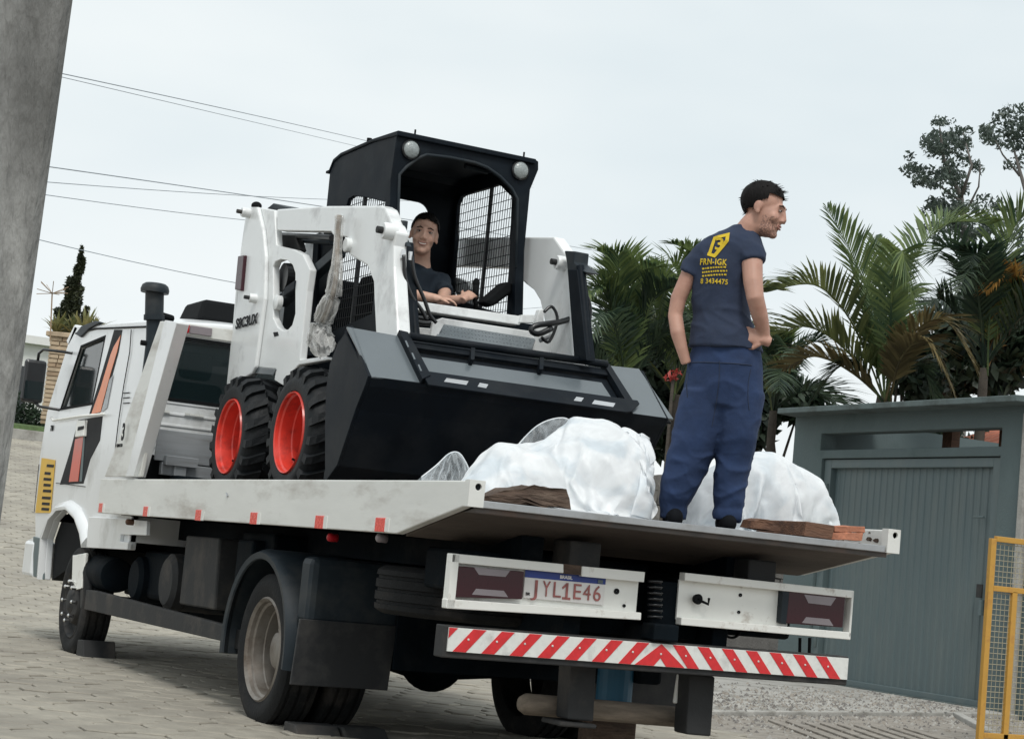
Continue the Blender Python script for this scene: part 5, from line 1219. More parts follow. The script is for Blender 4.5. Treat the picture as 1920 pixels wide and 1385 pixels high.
c = ox(xL+.05, 692, 268); b = B(); b.tube([c-V(0, 0, .02), c+V(0, 0, .03)], .018, 8); part(b, 'lifting_eye', 'black_matt')
c = ox(xL+.0, 616, 321); b = B(); b.box(c.x, c.x+.05, c.y-.01, c.y+.05, c.z-.008, c.z+.008); part(b, 'rear_hook', 'black_matt')
b = B(); b.tube([oy(3.4, 872, 311), oy(3.4, 915, 322)], .02, 8); part(b, 'cab_lamp', 'plastic_grey')
# seat, joystick, armrest
b = B(); b.box(-.3, .25, 3.75, 3.92, 2.25, 2.85); b.box(-.3, .25, 3.35, 3.85, 2.15, 2.28); part(b, 'operator_seat', 'black_matt', bevel=.05)
b = B(); b.tube([oy(3.2, 893, 600), oy(3.2, 892, 570), oy(3.2, 890, 552)], .016, 8); b.ball(oy(3.2, 893, 531), .024, .024, .034); b.tube([oy(3.2, 891, 560), oy(3.2, 893, 530)], .022, 10); part(b, 'control_lever', 'black_matt', smooth=True)
pxp(1, 3.05, [(905, 566), (950, 527), (962, 530), (962, 548), (925, 575)], .12, 'lap_bar_pad', 'black_matt', bevel=.02)
# front cross members and step
b = B()
def yquad(y, pts, th, name, m_, **k): b = B(); b.prism([oy(y, *p) for p in pts], (0, th, 0)); return part(b, name, m_, bevel=.005, **k)
yquad(2.75, [(771, 563), (980, 593), (975, 609), (770, 579)], .12, 'front_crossbeam', 'loader_white')
yquad(2.9, [(771, 579), (1010, 609), (1000, 690), (771, 650)], .05, 'footwell_front', 'loader_black')
pt_ = oy(2.60, 831, 597), oy(2.60, 1004, 623)
yquad(2.60, [(831, 596), (1004, 622), (1004, 636), (831, 609)], .15, 'step_edge', 'loader_white')
s0_, s1_, s2_, s3_ = oy(2.60, 831, 608), oy(2.60, 1004, 635), oy(2.42, 994, 668), oy(2.42, 816, 641)
b = B(); b.prism([s0_, s1_, s2_, s3_], (0, .015, .01)); stp = part(b, 'step_tread', 'grey_and_sky_sheen')
b = B(); nrm = (s1_-s0_).cross(s3_-s0_).normalized(); nrm = -nrm if nrm.y > 0 else nrm
for i in range(26):
    for j in range(5):
        u_, v_ = (i+.5+(j % 2)*.4)/27, (j+.5)/5; p = s0_.lerp(s1_, u_).lerp(s3_.lerp(s2_, u_), v_); d = (s1_-s0_).normalized(); e_ = (s3_-s0_).normalized(); k = 1 if (i+j) % 2 else -1
        ax = (d+e_*k).normalized()*.011; w = (d-e_*k).normalized()*.003
        vv = [b.bm.verts.new(q) for q in (p-ax, p+w, p+ax, p-w)]; t_ = b.bm.verts.new(p+nrm*.004)
        for q in range(4): b.bm.faces.new([vv[q], vv[(q+1) % 4], t_])
b.done('tread_bumps', 'grey_and_sky_sheen', stp, kind='stuff')
yquad(2.50, [(812, 603), (832, 595), (832, 609), (816, 641), (806, 640)], .03, 'step_bracket', 'loader_white')
yquad(2.62, [(770, 612), (812, 616), (812, 640), (772, 634)], .06, 'lower_guard', 'loader_white')
yquad(2.58, [(1006, 600), (1012, 580), (1020, 580), (1020, 600), (1040, 652), (1036, 664), (994, 660), (1004, 640)], .05, 'step_bracket', 'loader_white')
yquad(2.72, [(978, 590), (1010, 590), (1010, 606), (975, 604)], .05, 'beam_end', 'loader_white')
b = B(); c = oy(2.5, 1018, 634); b.tube([c+V(-.03, -.02, -.02), c+V(.05, -.02, .02)], .014, 8); part(b, 'quick_coupler', 'steel')
c = ox(LX-.0, 720, 600)
b = B(); b.box(LX+.1, .4, 2.35, 2.5, 1.75, 2.2); part(b, 'attachment_frame', 'loader_black', bevel=.02)

# ================================================================== BUCKET standing in front of the loader
ya, yb_ = 2.14, 1.80
A0, A1 = oy(ya, 650, 612), oy(ya, 1198, 691); B0, B1 = oy(yb_, 697, 706), oy(yb_, 1263, 785)
xl_ = (A0.x+B0.x)/2; xr_ = (A1.x+B1.x)/2; za = (A0.z+A1.z)/2; zb2 = (B0.z+B1.z)/2
BK = thing('loader_bucket', ((xl_+xr_)/2, 2.2, 1.302), 'wide black steel bucket with its mounting plate facing out, between loader and plastic heap', 'bucket')
C1 = oy(1.93, 1240, 836); Epx = [ox(xl_, *p) for p in ((609, 880), (609, 800), (611, 730), (618, 682), (632, 645))]
prof_b = [(ya, za), (yb_, zb2), (yb_+.03, zb2-.05), (1.93, C1.z-.02), (2.12, 1.50), (2.35, 1.36), (2.6, 1.315), (Epx[0].y, 1.315), (Epx[0].y, Epx[0].z), (Epx[1].y, Epx[1].z), (Epx[2].y, Epx[2].z), (Epx[3].y, Epx[3].z), (Epx[4].y, Epx[4].z)]
for x0, th in ((xl_, .02), (xr_-.02, .02)):
    b = B(); b.prism(yzp(prof_b, x0), (th, 0, 0)); b.done('side_plate', 'bucket_black', BK, bevel=.004)
# curved shell sheet
sh_ = prof_b[:8]
b = B()
for i in range(1, len(sh_)-1):
    (y0, z0), (y1, z1) = sh_[i], sh_[i+1]; n_ = V(0, -(z1-z0), (y1-y0)).normalized()*.012
    if n_.y > 0: n_ = -n_
    b.prism([V(xl_+.02, y0, z0), V(xr_-.02, y0, z0), V(xr_-.02, y1, z1), V(xl_+.02, y1, z1)], (0, .014, 0))
b.done('shell', 'bucket_black', BK)
def bq(u0, u1, v0, v1, lift=0, th=.012): 
    pass
bn = V(0, -(za-zb2), -(yb_-ya)*-1).normalized() if False else V(0, -(za-zb2), (ya-yb_)).normalized()   # outward: towards us and up
def onpl(px, py, lift=0):
    d = ray(px, py); p0_ = V(0, ya, za); t = (p0_-CAM).dot(bn)/d.dot(bn); return CAM+d*t+bn*lift
def bplate(pts, lift, th, name, m_, bevel=.003, parent=None):
    b = B(); b.prism([onpl(*p, lift) for p in pts], tuple(-bn*th)); return b.done(name, m_, parent or BK, bevel=bevel)
bplate([(650, 612), (1198, 691), (1263, 785), (697, 706)], -.03, .012, 'back_sheet', 'bucket_black')
bplate([(650, 612), (746, 629), (791, 717), (697, 706)], 0, .012, 'back_wing', 'grey_and_sky_sheen')
bplate([(1134, 684), (1198, 691), (1263, 785), (1187, 775)], 0, .012, 'back_wing', 'grey_and_sky_sheen')
bplate([(777, 664), (1130, 714), (1155, 752), (797, 703)], -.012, .012, 'mounting_plate', 'grey_and_sky_sheen')
bplate([(744, 627), (761, 631), (804, 712), (788, 719)], .035, .05, 'side_lug', 'bucket_black')
for (px, py) in ((757, 655), (769, 678), (781, 700)):
    bplate([(px-2, py-7), (px+1, py-7), (px+6, py+5), (px+3, py+5)], .037, .004, 'lug_slot', 'grey_and_sky_sheen', 0)
bplate([(1128, 684), (1140, 686), (1190, 764), (1176, 764)], .02, .04, 'side_lug', 'bucket_black')
t0, t1 = onpl(765, 638, .03), onpl(1134, 690, .03); b = B(); b.tube([t0, t1], .022, 12); b.done('top_tube', 'bucket_black', BK, smooth=True)
bplate([(764, 640), (1134, 693), (1140, 704), (770, 651)], .005, .02, 'top_flange', 'bucket_black')
for px, py in ((884, 664), (1013, 682)):
    bplate([(px-4, py-6), (px+4, py-5), (px+2, py+18), (px-5, py+17)], .03, .045, 'gusset', 'bucket_black')
slots = [[(834, 716), (875, 722), (871, 729), (829, 723)], [(896, 725), (912, 728), (908, 735), (892, 732)], [(1077, 751), (1091, 753), (1086, 760), (1072, 758)], [(1111, 757), (1150, 763), (1146, 770), (1106, 764)]]
bplate([(786, 701), (1192, 757), (1196, 763), (1180, 778), (1170, 779), (800, 728)], .028, .014, 'lower_flange', 'bucket_black')
for s_ in slots: bplate(s_, .0295, .003, 'flange_slot', 'alu', 0)

# ================================================================== plastic heaps, timber and bricks on the tail
# sheets of film: a flat square of cloth dropped over lumpy cargo, settled, then kept as a plain mesh
def drape(label, blobs, y0, cx, cy, sx, sy, nx, ny, seed, m_, frames=48, grow=.19, rot=0, xmax=9, name='plastic_sheet'):
    R_ = random.Random(seed); b = B()
    for px, py, rw, rh, dy in blobs:
        c = oy(y0+dy, px, py); k = (c-CAM).dot(_fw)/F; b.hull(c, rw*k*1.1, max(.10, min(rw, rh)*k), rh*k, 26, R_)
    me = b.mesh('cargo'); zmax = max(v.co.z for v in me.vertices); col_ = bpy.data.objects.new('cargo', me); COL.objects.link(col_)
    f = B(); f.box(-3, 3, -2, 4, 1.0, 1.303); fl = bpy.data.objects.new('rest', f.mesh('rest')); COL.objects.link(fl)
    w = B(); w.box(-1.5, -1.145, -2, 4, 1.3, 2.4); w.box(xmax, xmax+.5, -2, 4, 1.3, 2.4); wl_ = bpy.data.objects.new('side', w.mesh('side')); COL.objects.link(wl_)
    for q in (col_, fl, wl_): q.modifiers.new('c', 'COLLISION'); q.collision.thickness_outer = .012; q.collision.cloth_friction = 30
    P_, fs = [], []
    for i in range(ny+1):
        for j_ in range(nx+1):
            u_, v_ = (j_/nx-.5)*sx, (i/ny-.5)*sy; p = V(cx+u_*math.cos(rot)-v_*math.sin(rot), cy+u_*math.sin(rot)+v_*math.cos(rot), zmax+.03)
            p += V(.02*noise.noise(p*5), .02*noise.noise(p*5+V(3, 3, 3)), .05*noise.noise(p*4+V(seed, 0, 0))+.03*noise.noise(p*9)); P_.append(p)
    for i in range(ny):
        for j_ in range(nx): a = i*(nx+1)+j_; fs.append((a, a+1, a+nx+2, a+nx+1))
    cm = bpy.data.meshes.new(name); cm.from_pydata(P_, [], fs); co = bpy.data.objects.new(name, cm); COL.objects.link(co)
    c = co.modifiers.new('cloth', 'CLOTH'); q = c.settings; q.quality = 6; q.mass = .2; q.tension_stiffness = 18; q.compression_stiffness = 12; q.shear_stiffness = 6; q.bending_stiffness = .02; q.air_damping = 1.2; q.shrink_min = -grow
    c.collision_settings.collision_quality = 2; c.collision_settings.distance_min = .012; c.collision_settings.use_self_collision = False
    scene.frame_start = 1; scene.frame_end = frames; c.point_cache.frame_start = 1; c.point_cache.frame_end = frames
    for k in range(1, frames+1): scene.frame_set(k)
    me = bpy.data.meshes.new_from_object(co.evaluated_get(bpy.context.evaluated_depsgraph_get()))
    for q in (co, col_, fl, wl_): bpy.data.objects.remove(q)
    scene.frame_set(1)
    for p in me.polygons: p.use_smooth = True
    for v in me.vertices: v.co.z = max(v.co.z, 1.312)
    o = link(name, me, m_); sb = o.modifiers.new('sub', 'SUBSURF'); sb.levels = 1; sb.render_levels = 1
    tag(o, label, 'plastic sheeting', 'plastic sheeting on the truck tail'); return o
drape('large heap of bunched white plastic sheeting left of the standing man', [(1130, 905, 108, 100, 0), (1110, 850, 56, 58, .1), (1180, 880, 64, 62, 0), (1086, 824, 28, 40, .15), (1160, 945, 80, 50, -.05), (1205, 925, 40, 55, 0), (1000, 905, 74, 48, 0), (955, 878, 46, 42, .05), (925, 915, 42, 36, 0), (1040, 870, 44, 42, .2)],
      .62, oy(.62, 1068, 950).x, .68, 1.62, 1.16, 72, 52, 3, 'plastic_film_white', xmax=oy(.62, 1262, 950).x, rot=.04)
drape('smaller rounded heap of white plastic sheeting right of and behind the standing man', [(1420, 920, 74, 64, 0), (1436, 886, 48, 36, 0), (1488, 925, 52, 42, 0), (1345, 930, 50, 48, .1), (1525, 962, 30, 22, 0), (1395, 955, 80, 30, 0), (1310, 945, 26, 34, .1)],
      .74, oy(.74, 1422, 950).x, .80, 1.10, .92, 56, 44, 5, 'plastic_film_white', rot=-.05, xmax=oy(.74, 1640, 950).x)
def tuft(label, outline, y0, dep, seed):
    """thin clear film: two pleated leaves meeting along the crumpled top edge"""
    R_ = random.Random(seed); root = thing('plastic_film', oy(y0, outline[len(outline)//2][0], 895), label, 'plastic sheeting', 'plastic sheeting on the truck tail')
    pts = bez([oy(y0, *p) for p in outline], 44); ni = len(pts); nj = 14
    for sgn in (-1, 1):
        b = B(); g = []
        ph = R_.uniform(0, 6)
        for i, p in enumerate(pts):
            col = []; cx_ = pts[ni//2].x+(p.x-pts[ni//2].x)*1.08
            for j_ in range(nj+1):
                t = j_/nj; z = p.z+(1.312-p.z)*t; amp = .03*t*(1-.3*t)
                y = p.y+sgn*(dep*t**.8)+amp*(math.sin(i*.9+ph)+.6*math.sin(i*2.1+ph*2+t))+.02*noise.noise(V(i*.3, t*3, seed))
                x = p.x+(cx_-p.x)*t+.012*noise.noise(V(i*.5+9, t*4, seed))
                col.append(b.bm.verts.new((x, y, max(z, 1.31))))
            g.append(col)
        for i in range(ni-1):
            for j_ in range(nj): b.bm.faces.new([g[i][j_], g[i+1][j_], g[i+1][j_+1], g[i][j_+1]])
        b.done('film_leaf', 'plastic_film_clear', root, smooth=True)
    b = B(); b.tube(pts, .0035, 5); b.done('rolled_edge', 'plastic_film_white', root, smooth=True)
tuft('thin transparent plastic film standing up behind the left end of the white heap', [(790, 894), (818, 872), (838, 853), (852, 847), (864, 852), (876, 872), (884, 893)], .95, .14, 5)
tuft('crumpled clear plastic film sticking up beside the peak of the large white heap', [(945, 866), (978, 826), (1006, 799), (1034, 786), (1060, 784), (1074, 796), (1088, 826)], 1.0, .16, 8)
def lump(pts, y, th, m_, name, label, cat, seed, amp=.008, group=None):
    b = B(); b.prism([oy(y, *p) for p in pts], (0, th, 0)); bmesh.ops.subdivide_edges(b.bm, edges=b.bm.edges, cuts=3, use_grid_fill=True)
    for v in b.bm.verts: v.co += Vector((noise.noise(v.co*16+V(seed, 0, 0)), noise.noise(v.co*16+V(0, seed, 0)), noise.noise(v.co*16+V(0, 0, seed))*.7))*amp*2
    o = b.done(name, m_, bevel=.004); tag(o, label, cat, group); return o
lump([(888, 938), (935, 922), (985, 909), (1062, 916), (1068, 952), (1000, 949), (900, 943)], .06, .16, 'wood_dark', 'timber_block', 'dark rotten timber beam with a pointed end beside the left corner post', 'timber', 1, .012, 'timber blocks on the truck tail')
lump([(1418, 976), (1428, 972), (1445, 974), (1462, 990), (1462, 996), (1412, 990)], .12, .12, 'wood_brown', 'timber_block', 'short rounded brown offcut right at the foot of the right plastic heap', 'timber', 2, .006, 'timber blocks on the truck tail')
b = B(); q = [oy(.03, *p) for p in ((1512, 977), (1566, 985), (1560, 1012), (1508, 1005))]; q2 = [oy(.30, *p) for p in ((1466, 980), (1512, 977), (1508, 1005), (1460, 998))]
b.hexa([q[3], q[2], q[2]+V(0, .42, 0), q[3]+V(-.0, .42, 0), q[0], q[1], q[1]+V(0, .42, 0), q[0]+V(0, .42, 0)]); o = b.done('timber_block', 'wood_brown', bevel=.006); tag(o, 'square-cut brown timber block lying on the deck edge next to the red bricks', 'timber', 'timber blocks on the truck tail')
for i, (pts, lb) in enumerate((([(1564, 985), (1622, 987), (1622, 998), (1564, 996)], 'upper red brick at the right end of the deck edge'), ([(1562, 997), (1618, 999), (1616, 1014), (1560, 1010)], 'lower red brick at the right end of the deck edge'))):
    lump(pts, .04, .10, 'brick_red', 'brick', lb, 'brick', 5+i, .004, 'bricks on the truck tail')
# crowbar style paint marks on the inner rail: worn black patches
R_ = random.Random(8); b = B()
for i in range(26):
    y = R_.uniform(.08, .5); z = R_.uniform(1.31, 1.385); s_ = R_.uniform(.005, .016); x = HW-.0465
    n_ = 6; vv = [b.bm.verts.new((x, y+s_*2.2*R_.uniform(.5, 1)*math.cos(2*PI*k/n_), z+s_*R_.uniform(.5, 1)*math.sin(2*PI*k/n_))) for k in range(n_)]; b.bm.faces.new(vv)
b.done('worn_paint', 'wood_dark', rails[1], kind='stuff')

# ================================================================== PEOPLE
def orient(fwd, up):
    f = Vector(fwd).normalized(); u = Vector(up); r_ = f.cross(u).normalized(); u = r_.cross(f).normalized()
    return Matrix((r_, f, u)).transposed()        # local x right, y forward, z up
def head_parts(b, c, M, s=1.0):
    def P_(x, y, z): return Vector(c)+M @ (Vector((x, y, z))*s)
    def el(x, y, z, rx, ry, rz): b.ball(P_(x, y, z), rx*s, ry*s, rz*s, M=M, seg=20, rg=14)
    el(0, -.014, .038, .074, .094, .084); el(0, .026, -.022, .062, .074, .090); el(0, .036, -.076, .053, .055, .044); el(0, .074, -.100, .027, .022, .020)
    el(0, .084, .028, .046, .016, .013); el(.036, .066, -.028, .026, .024, .026); el(-.036, .066, -.028, .026, .024, .026)
    b.tube([P_(0, .094, .020), P_(0, .103, -.008), P_(0, .110, -.030)], [.008*s, .0105*s, .0125*s], 10); el(.012, .105, -.034, .009, .011, .008); el(-.012, .105, -.034, .009, .011, .008)
    el(0, .086, -.060, .024, .013, .016)
    for sg in (-1, 1):
        b.ball(P_(sg*.074, -.008, .000), .010*s, .020*s, .032*s, M=M, seg=12, rg=8); b.ball(P_(sg*.079, .0, -.026), .008*s, .012*s, .012*s, M=M, seg=10, rg=8)
def hair_mesh(c, M, s, parent, line, seed, tuft=0.0, amp=.006):
    b = B(); b.ball((0, 0, 0), 1, seg=56, rg=40)
    for v in list(b.bm.verts):
        d = v.co.copy(); q = Vector((d.x*.081, -.016+d.y*.102, .042+d.z*.092))
        v.co = q
    dele = [v for v in b.bm.verts if not line(v.co)]
    bmesh.ops.delete(b.bm, geom=dele, context='VERTS')
    for v in b.bm.verts:
        n_ = (v.co-Vector((0, -.016, .042))).normalized(); k = noise.noise(Vector((v.co.x*55, v.co.y*22, v.co.z*22))+V(seed, 0, 0))
        v.co += n_*(amp*k+amp*.4)
    R_ = random.Random(seed)
    base = [v.co.copy() for v in b.bm.verts]
    for p in base:
        if R_.random() < (.28 if p.y > .03 else .05):
            n_ = (p-Vector((0, -.016, .042))).normalized(); t = (n_*.45+Vector((R_.uniform(-.5, .5), .9 if p.y > -.02 else -.2, -.35 if p.y < .03 else .25))).normalized()
            ln = R_.uniform(.010, .022)*(1+tuft*(p.y > .03)); w = Vector((R_.uniform(-1, 1), R_.uniform(-1, 1), R_.uniform(-1, 1))).normalized()*.0035
            b.bm.faces.new([b.bm.verts.new(x) for x in (p-w, p+w, p+t*ln)])
    me = b.mesh('hair', True, False)
    for v in me.vertices: v.co = Vector(c)+M @ (v.co*s)
    return link('hair', me, 'hair', parent)
def face_bits(c, M, s, parent, smile):
    def P_(x, y, z): return Vector(c)+M @ (Vector((x, y, z))*s)
    for sg in (-1, 1):
        b = B(); b.ball(P_(sg*.031, .0865, .006), .0135*s, .006*s, .0050*s, M=M, seg=12, rg=8); b.done('eye', 'eye_white', parent, smooth=True)
        b = B(); b.ball(P_(sg*.030, .0915, .006), .0055*s, .003*s, .0045*s, M=M, seg=10, rg=8); b.done('iris', 'eye', parent, smooth=True)
        b = B(); b.tube([P_(sg*.012, .096, .026), P_(sg*.030, .093, .031), P_(sg*.050, .081, .025)], [.0035*s, .0045*s, .002*s], 8); b.done('eyebrow', 'hair', parent, smooth=True)
        b = B(); b.tube([P_(sg*.016, .091, .0115), P_(sg*.031, .093, .0130), P_(sg*.046, .083, .009)], [.002*s, .0032*s, .002*s], 6); b.done('eyelid', 'stubble', parent, smooth=True)
    b = B(); w = .028 if smile else .022
    b.tube([P_(-w, .086, -.054+(.004 if smile else 0)), P_(-.012, .099, -.0575), P_(0, .1005, -.0565), P_(.012, .099, -.0575), P_(w, .086, -.054+(.004 if smile else 0))], [.0015*s, .0035*s, .004*s, .0035*s, .0015*s], 8)
    b.tube([P_(-w, .086, -.056), P_(-.012, .0985, -.069), P_(0, .100, -.0705), P_(.012, .0985, -.069), P_(w, .086, -.056)], [.0015*s, .004*s, .005*s, .004*s, .0015*s], 8); b.done('mouth', 'lips', parent, smooth=True, kind=None)
    if smile:
        b = B(); b.prism([P_(x, .1000-abs(x)*.22, z) for x, z in ((-.021, -.059), (.021, -.059), (.015, -.065), (0, -.0665), (-.015, -.065))], tuple(M @ Vector((0, .003*s, 0)))); b.done('teeth', 'teeth', parent)
def hand(b, wrist, dirv, palmn, s=1.0, curl=.3, thumb=1):
    d = Vector(dirv).normalized(); n_ = Vector(palmn); n_ = (n_-d*n_.dot(d)).normalized(); sd = d.cross(n_).normalized()
    w = Vector(wrist); M = Matrix((sd, d, n_)).transposed()
    b.ball(w+d*.045*s, .040*s, .052*s, .016*s, M=M, seg=16, rg=10); b.tube([w-d*.03*s, w+d*.02*s], [.026*s, .026*s], 12)
    for k, (o_, ln) in enumerate(((-.030, .068), (-.010, .080), (.010, .076), (.029, .060))):
        p = w+sd*o_*s*thumb+d*.075*s; pts = [p]; a = 0
        for seg in (.45, .30, .25):
            a += curl*(1.0); dd = (d*math.cos(a)+n_*math.sin(a)+sd*o_*1.2*thumb).normalized(); pts.append(pts[-1]+dd*ln*seg*s)
        b.tube([p-d*.02*s]+pts, [.0095*s, .0095*s, .0090*s, .0082*s, .006*s], 10)
    t0 = w-sd*.028*s*thumb+d*.02*s; b.tube([t0, t0+(d*.6-sd*.75*thumb+n_*.25).normalized()*.035*s, t0+(d*.6-sd*.75*thumb+n_*.25).normalized()*.035*s+(d*.9-sd*.3*thumb+n_*.3).normalized()*.034*s], [.013*s, .011*s, .008*s], 10)

# ---------------------------------------------------------------- standing man
fr, dp = _rt.copy(), Vector((_fw.x, _fw.y, 0)).normalized(); Zu = V(0, 0, 1)
d0 = 9.02
def j(px, py, dd=0): return od(d0+dd, px, py)
K = d0/F
yaw_t = math.radians(-14)
tu = (fr*math.cos(yaw_t)+dp*math.sin(yaw_t)); tv = (dp*math.cos(yaw_t)-fr*math.sin(yaw_t))
MAN = thing('person', V(*(j(1312, 980).xy), 1.302), 'man standing on the truck tail, back turned, navy t-shirt with yellow print, blue trousers', 'person')
# body (head, arms, hands, inner trunk and legs) as one skin
b = B(); hc = j(1431, 394, -.0); HM = orient(fr*.90-dp*.36-Zu*.20, Zu+fr*.10)
head_parts(b, hc, HM, 1.08)
b.tube([j(1424, 402), j(1408, 422), j(1394, 445, .02)], [.052, .056, .066], 16)
b.loft([(j(1393, 440, .02), tu, tv, .08, .07), (j(1370, 470, .02), tu, tv, .15, .09), (j(1352, 530, .02), tu, tv, .12, .09), (j(1356, 640, .02), tu, tv, .13, .09), (j(1358, 720, .02), tu, tv, .14, .10)], 20)
b.tube([j(1318, 482, .02), j(1292, 515, .03), j(1272, 560, .03), j(1266, 592, .02), j(1271, 625, -.02), j(1279, 655, -.03), j(1287, 682, -.03)], [.052, .042, .040, .037, .036, .029, .025], 14)
b.tube([j(1408, 462, -.02), j(1410, 492, -.08), j(1412, 530, -.13), j(1416, 558, -.16), j(1424, 590, -.13), j(1431, 618, -.10), j(1434, 636, -.09)], [.060, .053, .048, .043, .041, .033, .027], 14)
hand(b, j(1434, 638, -.10), (j(1392, 622, -.10)-j(1434, 638, -.10)), dp*.8-Zu*.2, 1.0, .16, thumb=-1)
for pts in (((1330, 740), (1300, 850), (1264, 955)), ((1385, 740), (1378, 850), (1365, 960))):
    b.tube([j(*p, .035) for p in pts], [.06, .045, .034], 14)
me = bake(b, .0065, 3)
body = link('body', me, ['skin', 'stubble'], MAN)
Minv = HM.inverted()
for p in me.polygons:
    q = Minv @ (p.center-hc)/1.08
    if q.length < .16 and q.z < -.030 and q.y > .02 and q.z > -.13 and not (q.y > .088 and q.z > -.062): 
        if noise.noise(p.center*420) > .15-(-.03-q.z)*5: p.material_index = 1
hair_mesh(hc, HM, 1.08, MAN, lambda q: (q.z > -.055 if q.y < -.055 else (q.z > -.02+(q.y+.055)*.25 if q.y < .0 else (q.z > .02+q.y*.55 if q.y < .035 else q.z > .068))), 3, tuft=.5, amp=.003)
face_bits(hc, HM, 1.08, MAN, False)
# shirt
def wr(scale, amp, zs=1.0, seed=0):
    def f(p, n):
        q = Vector((p.x, p.y, p.z*zs))*scale+V(seed, 0, 0); w = noise.noise(q); r_ = 1-abs(noise.noise(q*1.7+V(3, 1, 2)))*2
        return n*(amp*(w+.6*r_**3-.2))
    return f
b = B()
b.loft([(j(1400, 423, .02), tu, tv, .066, .062), (j(1392, 432, .03), tu, tv, .085, .075), (j(1376, 447, .02), tu, tv, .135, .095), (j(1364, 466, .02), tu, tv, .168, .108), (j(1354, 500, .02), tu, tv, .148, .122), (j(1350, 540, .02), tu, tv, .138, .120), (j(1352, 590, .02), tu, tv, .142, .118), (j(1357, 625, .02), tu, tv, .170, .150), (j(1360, 648, .02), tu, tv, .182, .160), (j(1360, 656, .02), tu, tv, .186, .163)], 28)
b.tube([j(1345, 462, .03), j(1318, 480, .02), j(1302, 497, .03), j(1292, 514, .03)], [.07, .066, .060, .057], 16)
b.tube([j(1385, 452, .0), j(1405, 460, -.02), j(1409, 476, -.06), j(1411, 492, -.08)], [.075, .075, .069, .064], 16)
def sfold(p, n):
    q = Vector((p.x*7+p.z*3, p.y*7, p.z*6)); r_ = max(0, 1-abs(noise.noise(q))*2.5); r2 = max(0, 1-abs(noise.noise(Vector((p.x*5, p.y*5, p.z*13+p.x*4))))*2.5)
    low = 1 if p.z < 2.45 else .5
    return n*(.006*(r_**2+r2**2*low*.9-.4)+.005*noise.noise(p*6))
me = bake(b, .009, 5, sfold); shirt = link('t_shirt', me, 'shirt_navy', MAN)
# trousers
b = B()
b.loft([(j(1361, 641, .02), tu, tv, .160, .135), (j(1361, 655, .02), tu, tv, .172, .145), (j(1359, 690, .02), tu, tv, .188, .155), (j(1357, 730, .02), tu, tv, .195, .155), (j(1354, 765, .02), tu, tv, .190, .14)], 28)
def leg(pts):
    b.loft([(j(x, y, dd), tu, tv, hw*K, hd) for x, y, hw, hd, dd in pts], 22)
leg([(1325, 735, 45, .125, .02), (1315, 780, 50, .125, .02), (1302, 830, 44, .115, .02), (1288, 870, 41, .105, .03), (1277, 905, 38, .10, .03), (1266, 938, 31, .09, .04), (1262, 948, 27, .075, .04), (1262, 962, 25, .07, .04), (1262, 972, 24, .065, .04)])
leg([(1388, 735, 46, .125, .0), (1385, 780, 42, .125, .0), (1381, 820, 38, .115, .0), (1375, 870, 33, .105, .02), (1370, 905, 30, .10, .02), (1367, 940, 29, .09, .02), (1365, 952, 25, .08, .02), (1363, 962, 29, .085, .02), (1362, 976, 27, .08, .02)])
def tfold(p, n):
    h = (p.z-1.33); q = Vector((p.x*5, p.y*5, p.z*9))+V(9, 0, 0); r_ = max(0, 1-abs(noise.noise(q))*2.6); r2 = max(0, 1-abs(noise.noise(Vector((p.x*11, p.y*11, p.z*7))))*2.6)
    a = .009 if h < .35 else (.0055 if h < .6 else .0045)
    return n*(a*(r_**2*1.1+r2**3*.4-.4)+.006*noise.noise(p*5))
me = bake(b, .009, 5, tfold); link('trousers', me, 'trousers_blue', MAN)
b = B(); b.tube([j(1290, 700, -.12), j(1287, 720, -.13), j(1289, 745, -.12)], .003, 5); b.done('pocket_seam', 'shirt_navy', MAN)
for px, py, dd in ((1262, 979, .04), (1362, 986, .02)):
    b = B(); c = j(px, py, dd); c.z = 1.352; b.ball(c+dp*.06, .05, .13, .05, M=orient(dp, Zu)); b.ball(c-dp*.04, .045, .07, .055, M=orient(dp, Zu)); me = bake(b, .012, 2)
    for v in me.vertices: v.co.z = max(v.co.z, 1.306)
    link('shoe', me, 'shoe', MAN)
# trouser seams laid onto the cloth
from mathutils.bvhtree import BVHTree
tro = [o for o in MAN.children if o.name.startswith('trousers')][0]
bvt = BVHTree.FromPolygons([v.co.copy() for v in tro.data.vertices], [tuple(p.vertices) for p in tro.data.polygons])
def seam(pts, r=.0022):
    P_ = []
    for p in bez([j(*q, -.4) for q in pts], 16):
        h = bvt.ray_cast(p, dp)
        if h[0] is not None: P_.append(h[0]-dp*.001)
    if len(P_) > 2: b = B(); b.tube(P_, r, 5); b.done('trouser_seam', 'shirt_navy', MAN)
seam([(1362, 664), (1360, 720), (1350, 790)]); seam([(1298, 672), (1292, 700), (1290, 735)]); seam([(1424, 680), (1418, 720), (1421, 760)]); seam([(1300, 662), (1362, 668), (1426, 672)], .003)
